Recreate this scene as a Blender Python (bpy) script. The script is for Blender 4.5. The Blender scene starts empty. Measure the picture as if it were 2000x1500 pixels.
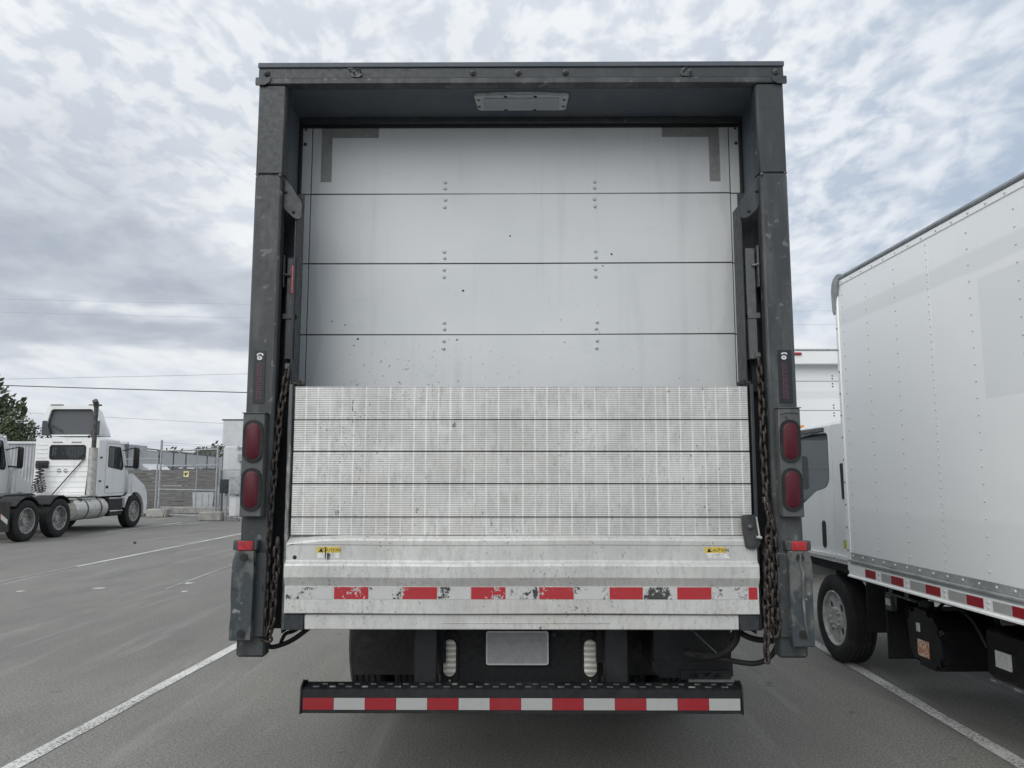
import bpy, bmesh, math, random
from mathutils import Vector, Matrix
R = math.radians
rnd = random.Random(7)
sc = bpy.context.scene
COL = sc.collection

# ------------------------------------------------------------------ node helper
class NT:
    def __init__(s, tree):
        s.t = tree; s.N = tree.nodes; s.L = tree.links
    def put(s, sock, v):
        if isinstance(v, bpy.types.NodeSocket): s.L.new(v, sock)
        elif v is not None:
            try: sock.default_value = v
            except Exception: sock.default_value = (v[0], v[1], v[2], 1.0)
    def node(s, typ, props=None, **ins):
        n = s.N.new(typ)
        for k, v in (props or {}).items(): setattr(n, k, v)
        for k, v in ins.items():
            s.put(n.inputs[int(k[1:]) if k[0] == '_' and k[1:].isdigit() else k.replace('_', ' ')], v)
        return n
    def math(s, op, a, b=None, c=None, clamp=False):
        n = s.N.new('ShaderNodeMath'); n.operation = op; n.use_clamp = clamp
        s.put(n.inputs[0], a)
        if b is not None: s.put(n.inputs[1], b)
        if c is not None: s.put(n.inputs[2], c)
        return n.outputs[0]
    def vmath(s, op, a, b=None):
        n = s.N.new('ShaderNodeVectorMath'); n.operation = op
        s.put(n.inputs[0], a)
        if b is not None: s.put(n.inputs[1], b)
        return n.outputs['Value'] if op in ('DOT_PRODUCT', 'LENGTH', 'DISTANCE') else n.outputs[0]
    def noise(s, vec, scale, detail=4, rough=.55, dist=0., w=None):
        n = s.N.new('ShaderNodeTexNoise')
        if w is not None: n.noise_dimensions = '4D'; n.inputs['W'].default_value = w
        s.put(n.inputs['Vector'], vec); n.inputs['Scale'].default_value = scale
        n.inputs['Detail'].default_value = detail; n.inputs['Roughness'].default_value = rough
        n.inputs['Distortion'].default_value = dist
        return n.outputs[0]
    def ramp(s, v, a, b, c=0., d=1., smooth=True):
        n = s.N.new('ShaderNodeMapRange'); n.interpolation_type = 'SMOOTHSTEP' if smooth else 'LINEAR'
        s.put(n.inputs[0], v); s.put(n.inputs[1], a); s.put(n.inputs[2], b); s.put(n.inputs[3], c); s.put(n.inputs[4], d)
        return n.outputs[0]
    def mix(s, f, a, b):
        n = s.N.new('ShaderNodeMix'); n.data_type = 'RGBA'
        s.put(n.inputs[0], f)
        for sk, v in ((n.inputs[6], a), (n.inputs[7], b)):
            if isinstance(v, bpy.types.NodeSocket): s.L.new(v, sk)
            else: sk.default_value = (v[0], v[1], v[2], 1)
        return n.outputs[2]
    def mapping(s, vec, scale=(1, 1, 1), loc=(0, 0, 0), rot=(0, 0, 0)):
        n = s.N.new('ShaderNodeMapping'); s.put(n.inputs[0], vec)
        n.inputs['Location'].default_value = loc; n.inputs['Rotation'].default_value = rot; n.inputs['Scale'].default_value = scale
        return n.outputs[0]
    def sep(s, v):
        n = s.N.new('ShaderNodeSeparateXYZ'); s.put(n.inputs[0], v); return n.outputs[0], n.outputs[1], n.outputs[2]
    def comb(s, x, y, z):
        n = s.N.new('ShaderNodeCombineXYZ'); s.put(n.inputs[0], x); s.put(n.inputs[1], y); s.put(n.inputs[2], z); return n.outputs[0]

# ------------------------------------------------------------------ camera, sky, sun, exposure
cam = bpy.data.cameras.new('camera'); cam.sensor_width = 36; cam.lens = 27.0
cam.clip_start = .05; cam.clip_end = 6000
co = bpy.data.objects.new('camera', cam); COL.objects.link(co); sc.camera = co
co.location = (0, 0, 1.65)
co.rotation_euler = (R(90) + math.atan(178 / 1500), 0, math.atan(10 / 1500))
sc.cycles.max_bounces = 7; sc.cycles.diffuse_bounces = 4; sc.cycles.glossy_bounces = 3; sc.cycles.transparent_max_bounces = 10
sc.render.resolution_x = 1024; sc.render.resolution_y = 768

SUN_AZ, SUN_EL = R(-147), R(38)          # azimuth from +Y (ahead), negative = to the left
sd = Vector((math.sin(SUN_AZ) * math.cos(SUN_EL), math.cos(SUN_AZ) * math.cos(SUN_EL), math.sin(SUN_EL)))
sun = bpy.data.lights.new('sun', 'SUN'); sun.energy = 1.5; sun.angle = R(58); sun.color = (1, .965, .91)
so = bpy.data.objects.new('sun', sun); COL.objects.link(so)
so.rotation_euler = sd.to_track_quat('Z', 'Y').to_euler(); so.location = (-20, 20, 30)

sc.view_settings.view_transform = 'Standard'; sc.view_settings.look = 'None'
sc.view_settings.gamma = 1; sc.view_settings.use_curve_mapping = False
sc.view_settings.exposure = 0.47

world = bpy.data.worlds.new('World'); sc.world = world; world.use_nodes = True
world.cycles.sampling_method = 'MANUAL'; world.cycles.sample_map_resolution = 256
w = NT(world.node_tree); w.N.clear()
sky = w.N.new('ShaderNodeTexSky'); sky.sky_type = 'NISHITA'; sky.sun_disc = False
sky.sun_elevation = SUN_EL; sky.sun_rotation = SUN_AZ; sky.air_density = 1.0; sky.dust_density = 1.5
d = w.N.new('ShaderNodeTexCoord').outputs['Generated']
dx, dy, dz = w.sep(d)
den = w.math('ADD', w.math('MAXIMUM', dz, 0.0), .20)
px = w.math('DIVIDE', dx, den); py = w.math('DIVIDE', dy, den)
P = w.comb(px, py, 0.0)
def wig(scale, amp, off):
    n1 = w.noise(w.vmath('ADD', P, off), scale, 2, .5); n2 = w.noise(w.vmath('ADD', P, (off[1] + 9, off[0] - 4, 0)), scale, 2, .5)
    return w.vmath('ADD', P, w.comb(w.math('MULTIPLY', w.math('SUBTRACT', n1, .5), amp), w.math('MULTIPLY', w.math('SUBTRACT', n2, .5), amp), 0.0))
PW = wig(2.6, .16, (3.1, 7.7, 0))
masses = w.math('ADD', w.noise(w.mapping(wig(1.1, .5, (1., 5., 0)), (.50, .80, 1), (7.2, 3.3, 0)), 1.0, 5, .52), w.ramp(dx, -.75, .25, .075, -.06))     # stratocumulus banks
cells = w.noise(w.mapping(PW, (1.15, .80, 1), (5.3, 2.2, 0), (0, 0, R(12))), 14.5, 3, .54)            # mackerel cells
rolls = w.noise(w.mapping(PW, (1.5, .62, 1), (0.4, 8.1, 0), (0, 0, R(-52))), 4.6, 3, .48)            # broad soft rolls
bank = w.ramp(masses, .445, .585)
bank = w.math('MULTIPLY', bank, w.ramp(dz, .20, .47, 1., .15))
edge = w.math('MULTIPLY', w.ramp(masses, .41, .485), w.ramp(masses, .485, .56, 1., 0.))              # bright rims of the banks
low = w.ramp(dz, .02, .22, 1., 0.)
sdot = w.vmath('DOT_PRODUCT', w.vmath('NORMALIZE', d), (-.62, .60, .50))
side = w.ramp(sdot, .0, 1.0, 0., 1.)                                                                 # thicker, whiter cloud over the west
cw = w.math('MULTIPLY', w.ramp(side, .25, .80, .25, .72), w.ramp(dz, .08, .40, .35, 1.))              # cells crisp overhead to the west, soft elsewhere
hi = w.math('ADD', w.math('MULTIPLY', cells, cw), w.math('MULTIPLY', rolls, w.math('SUBTRACT', 1., cw)))
puff = w.math('MULTIPLY', w.math('MULTIPLY', w.math('SUBTRACT', w.ramp(cells, .35, .65), .5), w.ramp(dz, .12, .38)), w.ramp(side, .2, .7, .35, .95))
hib = w.math('ADD', w.ramp(hi, .34, .68, .06, .94), w.math('MULTIPLY', puff, .92), clamp=True)
# high layer: grey-blue gaps to white cells
c_hi = w.mix(hib, (4.1, 4.85, 5.95), (7.1, 7.5, 8.0))
c_hi = w.mix(w.math('MULTIPLY', w.ramp(side, .2, .9), .38), c_hi, (9.0, 9.15, 9.2))
c_bank = w.mix(w.ramp(w.noise(PW, 3.2, 4, .55), .35, .68), (3.5, 3.95, 4.6), (5.0, 5.4, 6.0))
tot = w.mix(w.math('MULTIPLY', bank, .92), c_hi, c_bank)
tot = w.mix(w.math('MULTIPLY', w.math('MULTIPLY', edge, w.ramp(dz, .05, .5, .8, .25)), w.ramp(hi, .35, .6, .3, 1.)), tot, (8.3, 8.5, 8.6))
tot = w.mix(w.math('MULTIPLY', low, .55), tot, (6.0, 6.35, 6.8))
# blue of the clear sky showing through the thinnest places
gap = w.math('MULTIPLY', w.ramp(hi, .33, .43, 1., 0.), w.ramp(masses, .44, .52, 1., .0))
tot = w.mix(w.math('MULTIPLY', gap, .12), tot, w.vmath('MULTIPLY', sky.outputs[0], (1.3, 1.2, 1.1)))
tot = w.mix(w.ramp(dz, -.02, -.06), tot, (2.2, 2.2, 2.15))                                            # below the horizon
bg = w.node('ShaderNodeBackground', None, Color=tot, Strength=.081)
out = w.node('ShaderNodeOutputWorld'); w.L.new(bg.outputs[0], out.inputs[0])

# ------------------------------------------------------------------ mesh helper
class B:
    def __init__(s): s.bm = bmesh.new()
    def face(s, pts):
        return s.bm.faces.new([s.bm.verts.new(p) for p in pts])
    def box(s, x0, x1, y0, y1, z0, z1, bev=0., seg=1):
        if x0 > x1: x0, x1 = x1, x0
        if y0 > y1: y0, y1 = y1, y0
        if z0 > z1: z0, z1 = z1, z0
        v = [s.bm.verts.new(p) for p in ((x0,y0,z0),(x1,y0,z0),(x1,y1,z0),(x0,y1,z0),(x0,y0,z1),(x1,y0,z1),(x1,y1,z1),(x0,y1,z1))]
        fs = [s.bm.faces.new([v[i] for i in q]) for q in ((3,2,1,0),(4,5,6,7),(0,1,5,4),(1,2,6,5),(2,3,7,6),(3,0,4,7))]
        if bev:
            es = {e for f in fs for e in f.edges}
            bmesh.ops.bevel(s.bm, geom=list(es), offset=bev, segments=seg, profile=.5, affect='EDGES')
        return s
    def _p3(s, p, axis, a):
        return {'x': (a, p[0], p[1]), 'y': (p[0], a, p[1]), 'z': (p[0], p[1], a)}[axis]
    def prism(s, pts, axis, a, b, bev=0., seg=1):
        va = [s.bm.verts.new(s._p3(p, axis, a)) for p in pts]; vb = [s.bm.verts.new(s._p3(p, axis, b)) for p in pts]
        n = len(pts)
        fs = [s.bm.faces.new(va), s.bm.faces.new(vb[::-1])]
        for i in range(n): fs.append(s.bm.faces.new((va[i], vb[i], vb[(i+1) % n], va[(i+1) % n])))
        if bev:
            es = {e for f in fs for e in f.edges}
            bmesh.ops.bevel(s.bm, geom=list(es), offset=bev, segments=seg, profile=.5, affect='EDGES')
        return s
    def plate(s, outer, holes, axis, a, b):
        es = []
        for loop in [outer] + holes:
            vs = [s.bm.verts.new(s._p3(p, axis, a)) for p in loop]
            es += [s.bm.edges.new((vs[i], vs[(i+1) % len(vs)])) for i in range(len(vs))]
        r = bmesh.ops.triangle_fill(s.bm, use_beauty=True, use_dissolve=False, edges=es)
        fs = [g for g in r['geom'] if isinstance(g, bmesh.types.BMFace)]
        e = bmesh.ops.extrude_face_region(s.bm, geom=fs)
        vs = [g for g in e['geom'] if isinstance(g, bmesh.types.BMVert)]
        bmesh.ops.translate(s.bm, vec=s._p3((0, 0), axis, b - a), verts=vs)
        return s
    def cyl(s, p0, p1, r0, r1=None, n=14, caps=True):
        p0 = Vector(p0); p1 = Vector(p1); r1 = r0 if r1 is None else r1
        q = (p1 - p0).to_track_quat('Z', 'Y')
        c = [q @ Vector((math.cos(2*math.pi*i/n), math.sin(2*math.pi*i/n), 0)) for i in range(n)]
        a = [s.bm.verts.new(p0 + k*r0) for k in c]; b = [s.bm.verts.new(p1 + k*r1) for k in c]
        for i in range(n): s.bm.faces.new((a[i], a[(i+1) % n], b[(i+1) % n], b[i]))
        if caps: s.bm.faces.new(a[::-1]); s.bm.faces.new(b)
        return s
    def tube(s, pts, r, n=8, closed=False, caps=True):
        pts = [Vector(p) for p in pts]; m = len(pts); rings = []
        up = Vector((0, 0, 1)); prev = None
        for i, p in enumerate(pts):
            if closed: t = pts[(i+1) % m] - pts[i-1]
            else: t = pts[min(i+1, m-1)] - pts[max(i-1, 0)]
            t.normalize()
            if prev is None:
                a = up if abs(t.z) < .9 else Vector((1, 0, 0)); u = t.cross(a).normalized()
            else: u = (prev - t * prev.dot(t)).normalized()
            prev = u; v = t.cross(u)
            rr = r[i] if isinstance(r, (list, tuple)) else r
            rings.append([s.bm.verts.new(p + (u*math.cos(2*math.pi*k/n) + v*math.sin(2*math.pi*k/n))*rr) for k in range(n)])
        for i in range(m if closed else m-1):
            A, C = rings[i], rings[(i+1) % m]
            for k in range(n): s.bm.faces.new((A[k], A[(k+1) % n], C[(k+1) % n], C[k]))
        if caps and not closed: s.bm.faces.new(rings[0][::-1]); s.bm.faces.new(rings[-1])
        return s
    def lathe(s, prof, c, axis='x', n=32, closed=False):
        c = Vector(c); rings = []
        for r, h in prof:
            ring = []
            for k in range(n):
                a = 2*math.pi*k/n; u, v = r*math.cos(a), r*math.sin(a)
                p = {'x': (h, u, v), 'y': (u, h, v), 'z': (u, v, h)}[axis]
                ring.append(s.bm.verts.new(c + Vector(p)))
            rings.append(ring)
        m = len(rings)
        for i in range(m if closed else m-1):
            A, C = rings[i], rings[(i+1) % m]
            for k in range(n): s.bm.faces.new((A[k], A[(k+1) % n], C[(k+1) % n], C[k]))
        return s
    def loft(s, loops, cap=True):
        rs = [[s.bm.verts.new(p) for p in l] for l in loops]; n = len(rs[0])
        for i in range(len(rs)-1):
            for k in range(n): s.bm.faces.new((rs[i][k], rs[i][(k+1) % n], rs[i+1][(k+1) % n], rs[i+1][k]))
        if cap: s.bm.faces.new(rs[0][::-1]); s.bm.faces.new(rs[-1])
        return s
    def dome(s, c, r, h, axis='y', sgn=-1, n=8):
        c = Vector(c)
        prof = [(r, 0), (r*.85, h*.55), (r*.45, h*.92)]
        rings = []
        for rr, hh in prof:
            ring = []
            for k in range(n):
                a = 2*math.pi*k/n; u, v = rr*math.cos(a), rr*math.sin(a); q = hh*sgn
                ring.append(s.bm.verts.new(c + Vector({'x': (q, u, v), 'y': (u, q, v), 'z': (u, v, q)}[axis])))
            rings.append(ring)
        for i in range(2):
            for k in range(n): s.bm.faces.new((rings[i][k], rings[i][(k+1) % n], rings[i+1][(k+1) % n], rings[i+1][k]))
        s.bm.faces.new(rings[2])
        return s
    def xform(s, mtx):
        bmesh.ops.transform(s.bm, matrix=mtx, verts=s.bm.verts[:]); return s
    def mesh(s, name, mat, sharp=40):
        bmesh.ops.recalc_face_normals(s.bm, faces=s.bm.faces[:])
        me = bpy.data.meshes.new(name); s.bm.to_mesh(me); s.bm.free()
        for p in me.polygons: p.use_smooth = True
        me.set_sharp_from_angle(angle=R(sharp))
        if mat: me.materials.append(mat)
        return me
    def obj(s, name, mat, parent=None, sharp=40, **kw):
        return link(name, s.mesh(name, mat, sharp), parent, **kw)

def link(name, data, parent=None, label=None, cat=None, group=None, kind=None, loc=None, rot=None):
    o = bpy.data.objects.new(name, data); COL.objects.link(o)
    if parent is not None: o.parent = parent
    if loc is not None: o.location = loc
    if rot is not None: o.rotation_euler = rot
    if label: o['label'] = label
    if cat: o['category'] = cat
    if group: o['group'] = group
    if kind: o['kind'] = kind
    return o
def thing(name, label, cat, loc=(0, 0, 0), rz=0., group=None):
    return link(name, None, None, label, cat, group, None, loc, (0, 0, rz))
def stadium(cx, cz, wd, ht, n=8):
    r = wd/2; h = ht/2 - r; pts = []
    for i in range(n+1): a = math.pi*i/n; pts.append((cx + r*math.cos(a), cz + h + r*math.sin(a)))
    for i in range(n+1): a = math.pi + math.pi*i/n; pts.append((cx + r*math.cos(a), cz - h + r*math.sin(a)))
    return pts
def rrect(x0, x1, z0, z1, r, n=4):
    pts = []
    for cx, cz, a0 in ((x1-r, z1-r, 0), (x0+r, z1-r, 90), (x0+r, z0+r, 180), (x1-r, z0+r, 270)):
        for i in range(n+1): a = R(a0 + 90*i/n); pts.append((cx + r*math.cos(a), cz + r*math.sin(a)))
    return pts
def rpoly(pts, r, n=4):
    """polygon with rounded corners"""
    out = []; m = len(pts)
    for i in range(m):
        p = Vector(pts[i]); a = Vector(pts[i-1]); b = Vector(pts[(i+1) % m])
        ra = min(r, (a-p).length*.45); rb = min(r, (b-p).length*.45)
        s = p + (a-p).normalized()*ra; e = p + (b-p).normalized()*rb
        for k in range(n+1):
            t = k/n; out.append(tuple(s*(1-t)**2 + p*2*t*(1-t) + e*t*t))
    return out

# ------------------------------------------------------------------ materials
def new_mat(name):
    m = bpy.data.materials.new(name); m.use_nodes = True; t = NT(m.node_tree)
    b = t.N['Principled BSDF']
    return m, t, b
def mat(name, base, rough=.5, metal=0., col2=None, ns=3., lo=.4, hi=.65, st=(1, 1, 1), amt=1., bump=0., bs=60., rv=.12,
        speck=None, spec=.5, coat=0., fine=.12):
    """worn surface: base + blotches of a second colour + fine grain + optional specks"""
    m, t, b = new_mat(name)
    v = t.N.new('ShaderNodeTexCoord').outputs['Object']
    c = base
    if col2:
        n1 = t.noise(t.mapping(v, st), ns, 4, .62)
        c = t.mix(t.math('MULTIPLY', t.ramp(n1, lo, hi), amt), base, col2)
    n2 = t.noise(v, 38, 2, .65)
    if fine:
        f = t.ramp(n2, .3, .7, 1 - fine, 1 + fine, False)
        cn = t.N.new('ShaderNodeVectorMath'); cn.operation = 'SCALE'
        t.put(cn.inputs[0], c if not isinstance(c, tuple) else (c[0], c[1], c[2])); t.L.new(f, cn.inputs['Scale']); c = cn.outputs[0]
    if speck:
        for sc_, s0, s1, sw in speck:
            nn = t.noise(v, s0, 2, .6, 0., sw); c = t.mix(t.ramp(nn, s1, s1 + .09, 0., .8), c, sc_)
    t.put(b.inputs['Base Color'], c)
    b.inputs['Metallic'].default_value = metal; b.inputs['Specular IOR Level'].default_value = spec
    b.inputs['Coat Weight'].default_value = coat
    t.put(b.inputs['Roughness'], t.ramp(n2, .3, .7, max(.02, rough - rv), min(1, rough + rv), False))
    if bump:
        bn = t.node('ShaderNodeBump', None, Height=t.noise(v, bs, 2, .6), Strength=bump, Distance=.004)
        t.L.new(bn.outputs[0], b.inputs['Normal'])
    return m

frame_grey = mat('frame_grey', (.033, .039, .043), .5, 0, (.055, .061, .064), 9, .50, .70, (1.6, 1.6, .35), .8, .12, 30,
                 speck=[((.15, .16, .16), 17, .66, 1.3), ((.035, .037, .04), 24, .67, 5.1)])
col_grey = mat('column_grey', (.036, .041, .044), .52, 0, (.075, .080, .081), 8, .44, .68, (1.6, 1, .30), .85, .15, 34,
               speck=[((.14, .15, .148), 21, .62, 2.2), ((.035, .036, .038), 14, .65, 8.4), ((.10, .08, .065), 40, .69, 4.4)])
box_grey = mat('box_grey', (.072, .079, .078), .5, 0, (.105, .112, .108), 7, .42, .66, (1.4, 1, .5), .8, .12, 34, speck=[((.03, .03, .03), 22, .66, 3.3)])
guard_grey = mat('guard_grey', (.036, .047, .054), .55, 0, (.11, .115, .108), 9, .45, .57, (1, 1, .6), .9, .3, 40,
                 speck=[((.27, .28, .265), 26, .62, 2.9), ((.022, .023, .024), 16, .60, 6.4)])
soffit_grey = mat('soffit_grey', (.070, .088, .108), .6, 0, (.088, .102, .118), 4, .4, .6)
dark_steel = mat('dark_steel', (.024, .028, .032), .5, .0, (.052, .052, .05), 10, .5, .7, (1, 1, .4), .8, .15, 40)
worn_steel = mat('worn_steel', (.10, .108, .11), .42, .3, (.34, .34, .32), 9, .52, .66, (1.5, 1, .4), .9, .2, 40)
black_metal = mat('black_metal', (.008, .009, .011), .5, 0, (.018, .018, .018), 7, .5, .7, bump=.1)
chassis = mat('chassis_black', (.005, .0055, .007), .7, 0, (.012, .011, .010), 6, .5, .75, bump=.25)
rubber = mat('rubber', (.009, .009, .010), .75, 0, (.022, .021, .020), 8, .5, .7, bump=.2, bs=80)
tyre_m = mat('tyre_rubber', (.012, .012, .013), .8, 0, (.034, .032, .030), 5, .5, .72, bump=.25, bs=60)
seal = mat('door_seal', (.010, .011, .012), .7)
chain_m = mat('chain_rust', (.032, .028, .026), .5, .4, (.085, .066, .054), 30, .45, .65, amt=.8, bump=.3, bs=120)
bolt_m = mat('bolt_steel', (.06, .065, .07), .45, .3, (.13, .12, .11), 40)
red_plastic = mat('red_reflector', (.30, .012, .02), .35, 0, (.42, .03, .035), 30, spec=.6)
zinc = mat('zinc_pin', (.55, .55, .53), .35, .8)
plate_grey = mat('plate_grey', (.33, .33, .33), .7)
plate_rim = mat('plate_rim', (.55, .57, .58), .45)
sticker_white = mat('sticker_white', (.66, .67, .66), .5, 0, (.45, .45, .44), 60, .5, .7)
sticker_yellow = mat('sticker_yellow', (.62, .46, .06), .5, 0, (.45, .36, .12), 60, .45, .7)
print_black = mat('print_black', (.012, .012, .012), .6)
decal_dark = mat('decal_dark', (.010, .014, .020), .45)
decal_red = mat('decal_red', (.11, .030, .042), .5, 0, (.085, .04, .05), 90, .4, .6)
decal_white = mat('decal_white', (.62, .62, .64), .5)
amber = mat('amber_lens', (.75, .24, .01), .3)
ceil_plate = mat('lamp_plate', (.40, .42, .43), .5, .1, (.48, .49, .49), 20, .45, .7)
truck_white = mat('truck_white', (.83, .845, .845), .34, 0, (.62, .64, .63), 1.4, .5, .75, (1, 1, .5), .6, rv=.06, fine=.03)
tractor_white = mat('tractor_white', (.80, .81, .80), .32, 0, (.62, .62, .60), 2.5, .5, .72, (1, 1, .5), .7, fine=.03)
alu_side = mat('alu_rail', (.44, .455, .46), .42, .35, (.32, .33, .33), 8, .45, .7, (1, .3, 1))
alu_tank = mat('alu_tank', (.62, .61, .57), .35, .55, (.45, .44, .41), 5, .45, .7)
rim_steel = mat('rim_steel', (.42, .41, .39), .4, .5, (.22, .21, .20), 14, .42, .66)
cap_white = mat('wheel_white', (.50, .50, .49), .45, .15, (.34, .34, .33), 16, .45, .66)
chrome = mat('bright_steel', (.72, .72, .71), .25, .9, (.5, .5, .48), 12, .5, .7)
galv = mat('galvanised', (.42, .44, .45), .5, .5, (.32, .33, .34), 9)
panel_grey = mat('panel_grey', (.56, .575, .59), .6, 0, (.50, .51, .53), 3)
concrete = mat('concrete', (.38, .37, .345), .85, 0, (.27, .26, .25), 4, bump=.4, bs=30)
wood_dark = mat('weathered_wood', (.155, .148, .138), .8, 0, (.085, .082, .077), 5, st=(.4, .4, 4))
wood_pole = mat('pole_wood', (.13, .105, .085), .85, 0, (.08, .065, .055), 6, st=(1, 1, .1))
wire_m = mat('wire_black', (.03, .03, .032), .6); wire_p = mat('wire_pale', (.42, .44, .46), .6)
bark = mat('bark', (.09, .07, .055), .9, 0, (.05, .04, .03), 8, bump=.5)
fuel_black = mat('tank_black', (.005, .005, .007), .4, 0, (.010, .010, .011), 6)
interior = mat('cab_interior', (.42, .43, .43), .8)
seat_m = mat('seat_cloth', (.07, .075, .08), .9)
white_wall = mat('white_wall', (.66, .67, .68), .7, 0, (.55, .56, .57), 2)
orange_label = mat('orange_label', (.52, .20, .09), .6, 0, (.66, .56, .47), 55, .46, .54)
yellow_label = mat('yellow_label', (.50, .50, .10), .6)
stone = mat('stone', (.05, .048, .045), .9)
cloth_grey = mat('tape_grey', (.235, .242, .240), .6, 0, (.27, .276, .272), 12, .4, .65)
leaf = mat('leaf_green', (.040, .062, .030), .6, 0, (.120, .140, .070), 2.2, .42, .60, fine=.45)
weed = mat('weed_green', (.075, .095, .040), .7, 0, (.13, .12, .06), 4, .4, .65, fine=.3)

def lens_red():
    m, t, b = new_mat('tail_lens_red')
    v = t.N.new('ShaderNodeTexCoord').outputs['Object']
    x, y, z = t.sep(v)
    gx = t.math('SINE', t.math('MULTIPLY', x, 700)); gz = t.math('SINE', t.math('MULTIPLY', z, 420))
    h = t.math('MULTIPLY', gx, gz)
    c = t.mix(t.ramp(h, -.6, .9), (.024, .002, .007), (.145, .009, .024))
    t.put(b.inputs['Base Color'], c); b.inputs['Roughness'].default_value = .42; b.inputs['Specular IOR Level'].default_value = .3
    b.inputs['Coat Weight'].default_value = .05; b.inputs['Coat Roughness'].default_value = .1
    bn = t.node('ShaderNodeBump', None, Height=h, Strength=.22, Distance=.003); t.L.new(bn.outputs[0], b.inputs['Normal'])
    return m
lens_red = lens_red()
def lens_clear():
    m, t, b = new_mat('reverse_lens')
    v = t.N.new('ShaderNodeTexCoord').outputs['Object']; x, y, z = t.sep(v)
    h = t.math('SINE', t.math('MULTIPLY', z, 230))
    c = t.mix(t.ramp(h, -.9, .9), (.50, .48, .42), (.88, .86, .80))
    t.put(b.inputs['Base Color'], c); b.inputs['Roughness'].default_value = .2
    bn = t.node('ShaderNodeBump', None, Height=h, Strength=.6, Distance=.004); t.L.new(bn.outputs[0], b.inputs['Normal'])
    return m
lens_clear = lens_clear()
def glass_mat(name, tint, refl=.12):
    m, t, b = new_mat(name); t.N.remove(b)
    tr = t.node('ShaderNodeBsdfTransparent', None, Color=(*tint, 1)); gl = t.node('ShaderNodeBsdfGlossy', None, Roughness=.03)
    lw_ = t.node('ShaderNodeLayerWeight', None, Blend=.5)
    f = t.math('ADD', t.math('MULTIPLY', t.math('POWER', lw_.outputs['Facing'], 4.), .55), refl, clamp=True)
    mx = t.N.new('ShaderNodeMixShader'); t.L.new(f, mx.inputs[0]); t.L.new(tr.outputs[0], mx.inputs[1]); t.L.new(gl.outputs[0], mx.inputs[2])
    t.L.new(mx.outputs[0], t.N['Material Output'].inputs[0])
    return m
glass = glass_mat('cab_glass', (.56, .58, .585), .05)

def door_mat():
    m, t, b = new_mat('door_white')
    v = t.N.new('ShaderNodeTexCoord').outputs['Object']; x, y, z = t.sep(v)
    c = t.mix(t.ramp(t.noise(v, 1.3, 4, .5), .38, .68), (.635, .658, .668), (.585, .612, .628))
    # darker towards the side edges, with a wavering border
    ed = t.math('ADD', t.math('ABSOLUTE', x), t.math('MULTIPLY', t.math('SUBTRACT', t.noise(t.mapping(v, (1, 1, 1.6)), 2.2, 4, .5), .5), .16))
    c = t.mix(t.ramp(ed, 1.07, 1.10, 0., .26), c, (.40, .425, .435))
    # spatter, denser low on the left
    dens = t.math('ADD', t.math('ADD', t.ramp(z, 2.1, 2.9, .085, 0.), t.math('MULTIPLY', t.ramp(z, 2.0, 2.7, 1., 0.), t.ramp(t.math('ABSOLUTE', t.math('ADD', x, .55)), .05, .55, .07, 0.))), t.ramp(t.noise(v, 1.1, 2, .5, 0, 3.), .45, .7, 0, .05))
    thr = t.math('SUBTRACT', .775, dens)
    sp = t.noise(v, 62, 2, .55, 0., 9.1)
    c = t.mix(t.math('MULTIPLY', t.ramp(t.math('SUBTRACT', sp, thr), 0., .03), .75), c, (.20, .215, .22))
    run = t.noise(t.mapping(v, (1, 1, .08)), 13, 3, .6, 0, 13.)
    c = t.mix(t.ramp(run, .52, .75, 0, .24), c, (.40, .42, .41))
    gr = t.noise(t.mapping(v, (1, 1, 1.7)), 5.5, 5, .65, .4, 6.)
    c = t.mix(t.ramp(gr, .56, .78, 0., .32), c, (.43, .48, .46))
    t.put(b.inputs['Base Color'], c); b.inputs['Roughness'].default_value = .42
    bn = t.node('ShaderNodeBump', None, Height=t.noise(t.mapping(v, (1, 1, .6)), 2.4, 2, .5), Strength=.15, Distance=.02)
    t.L.new(bn.outputs[0], b.inputs['Normal'])
    return m
door_white = door_mat()

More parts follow.
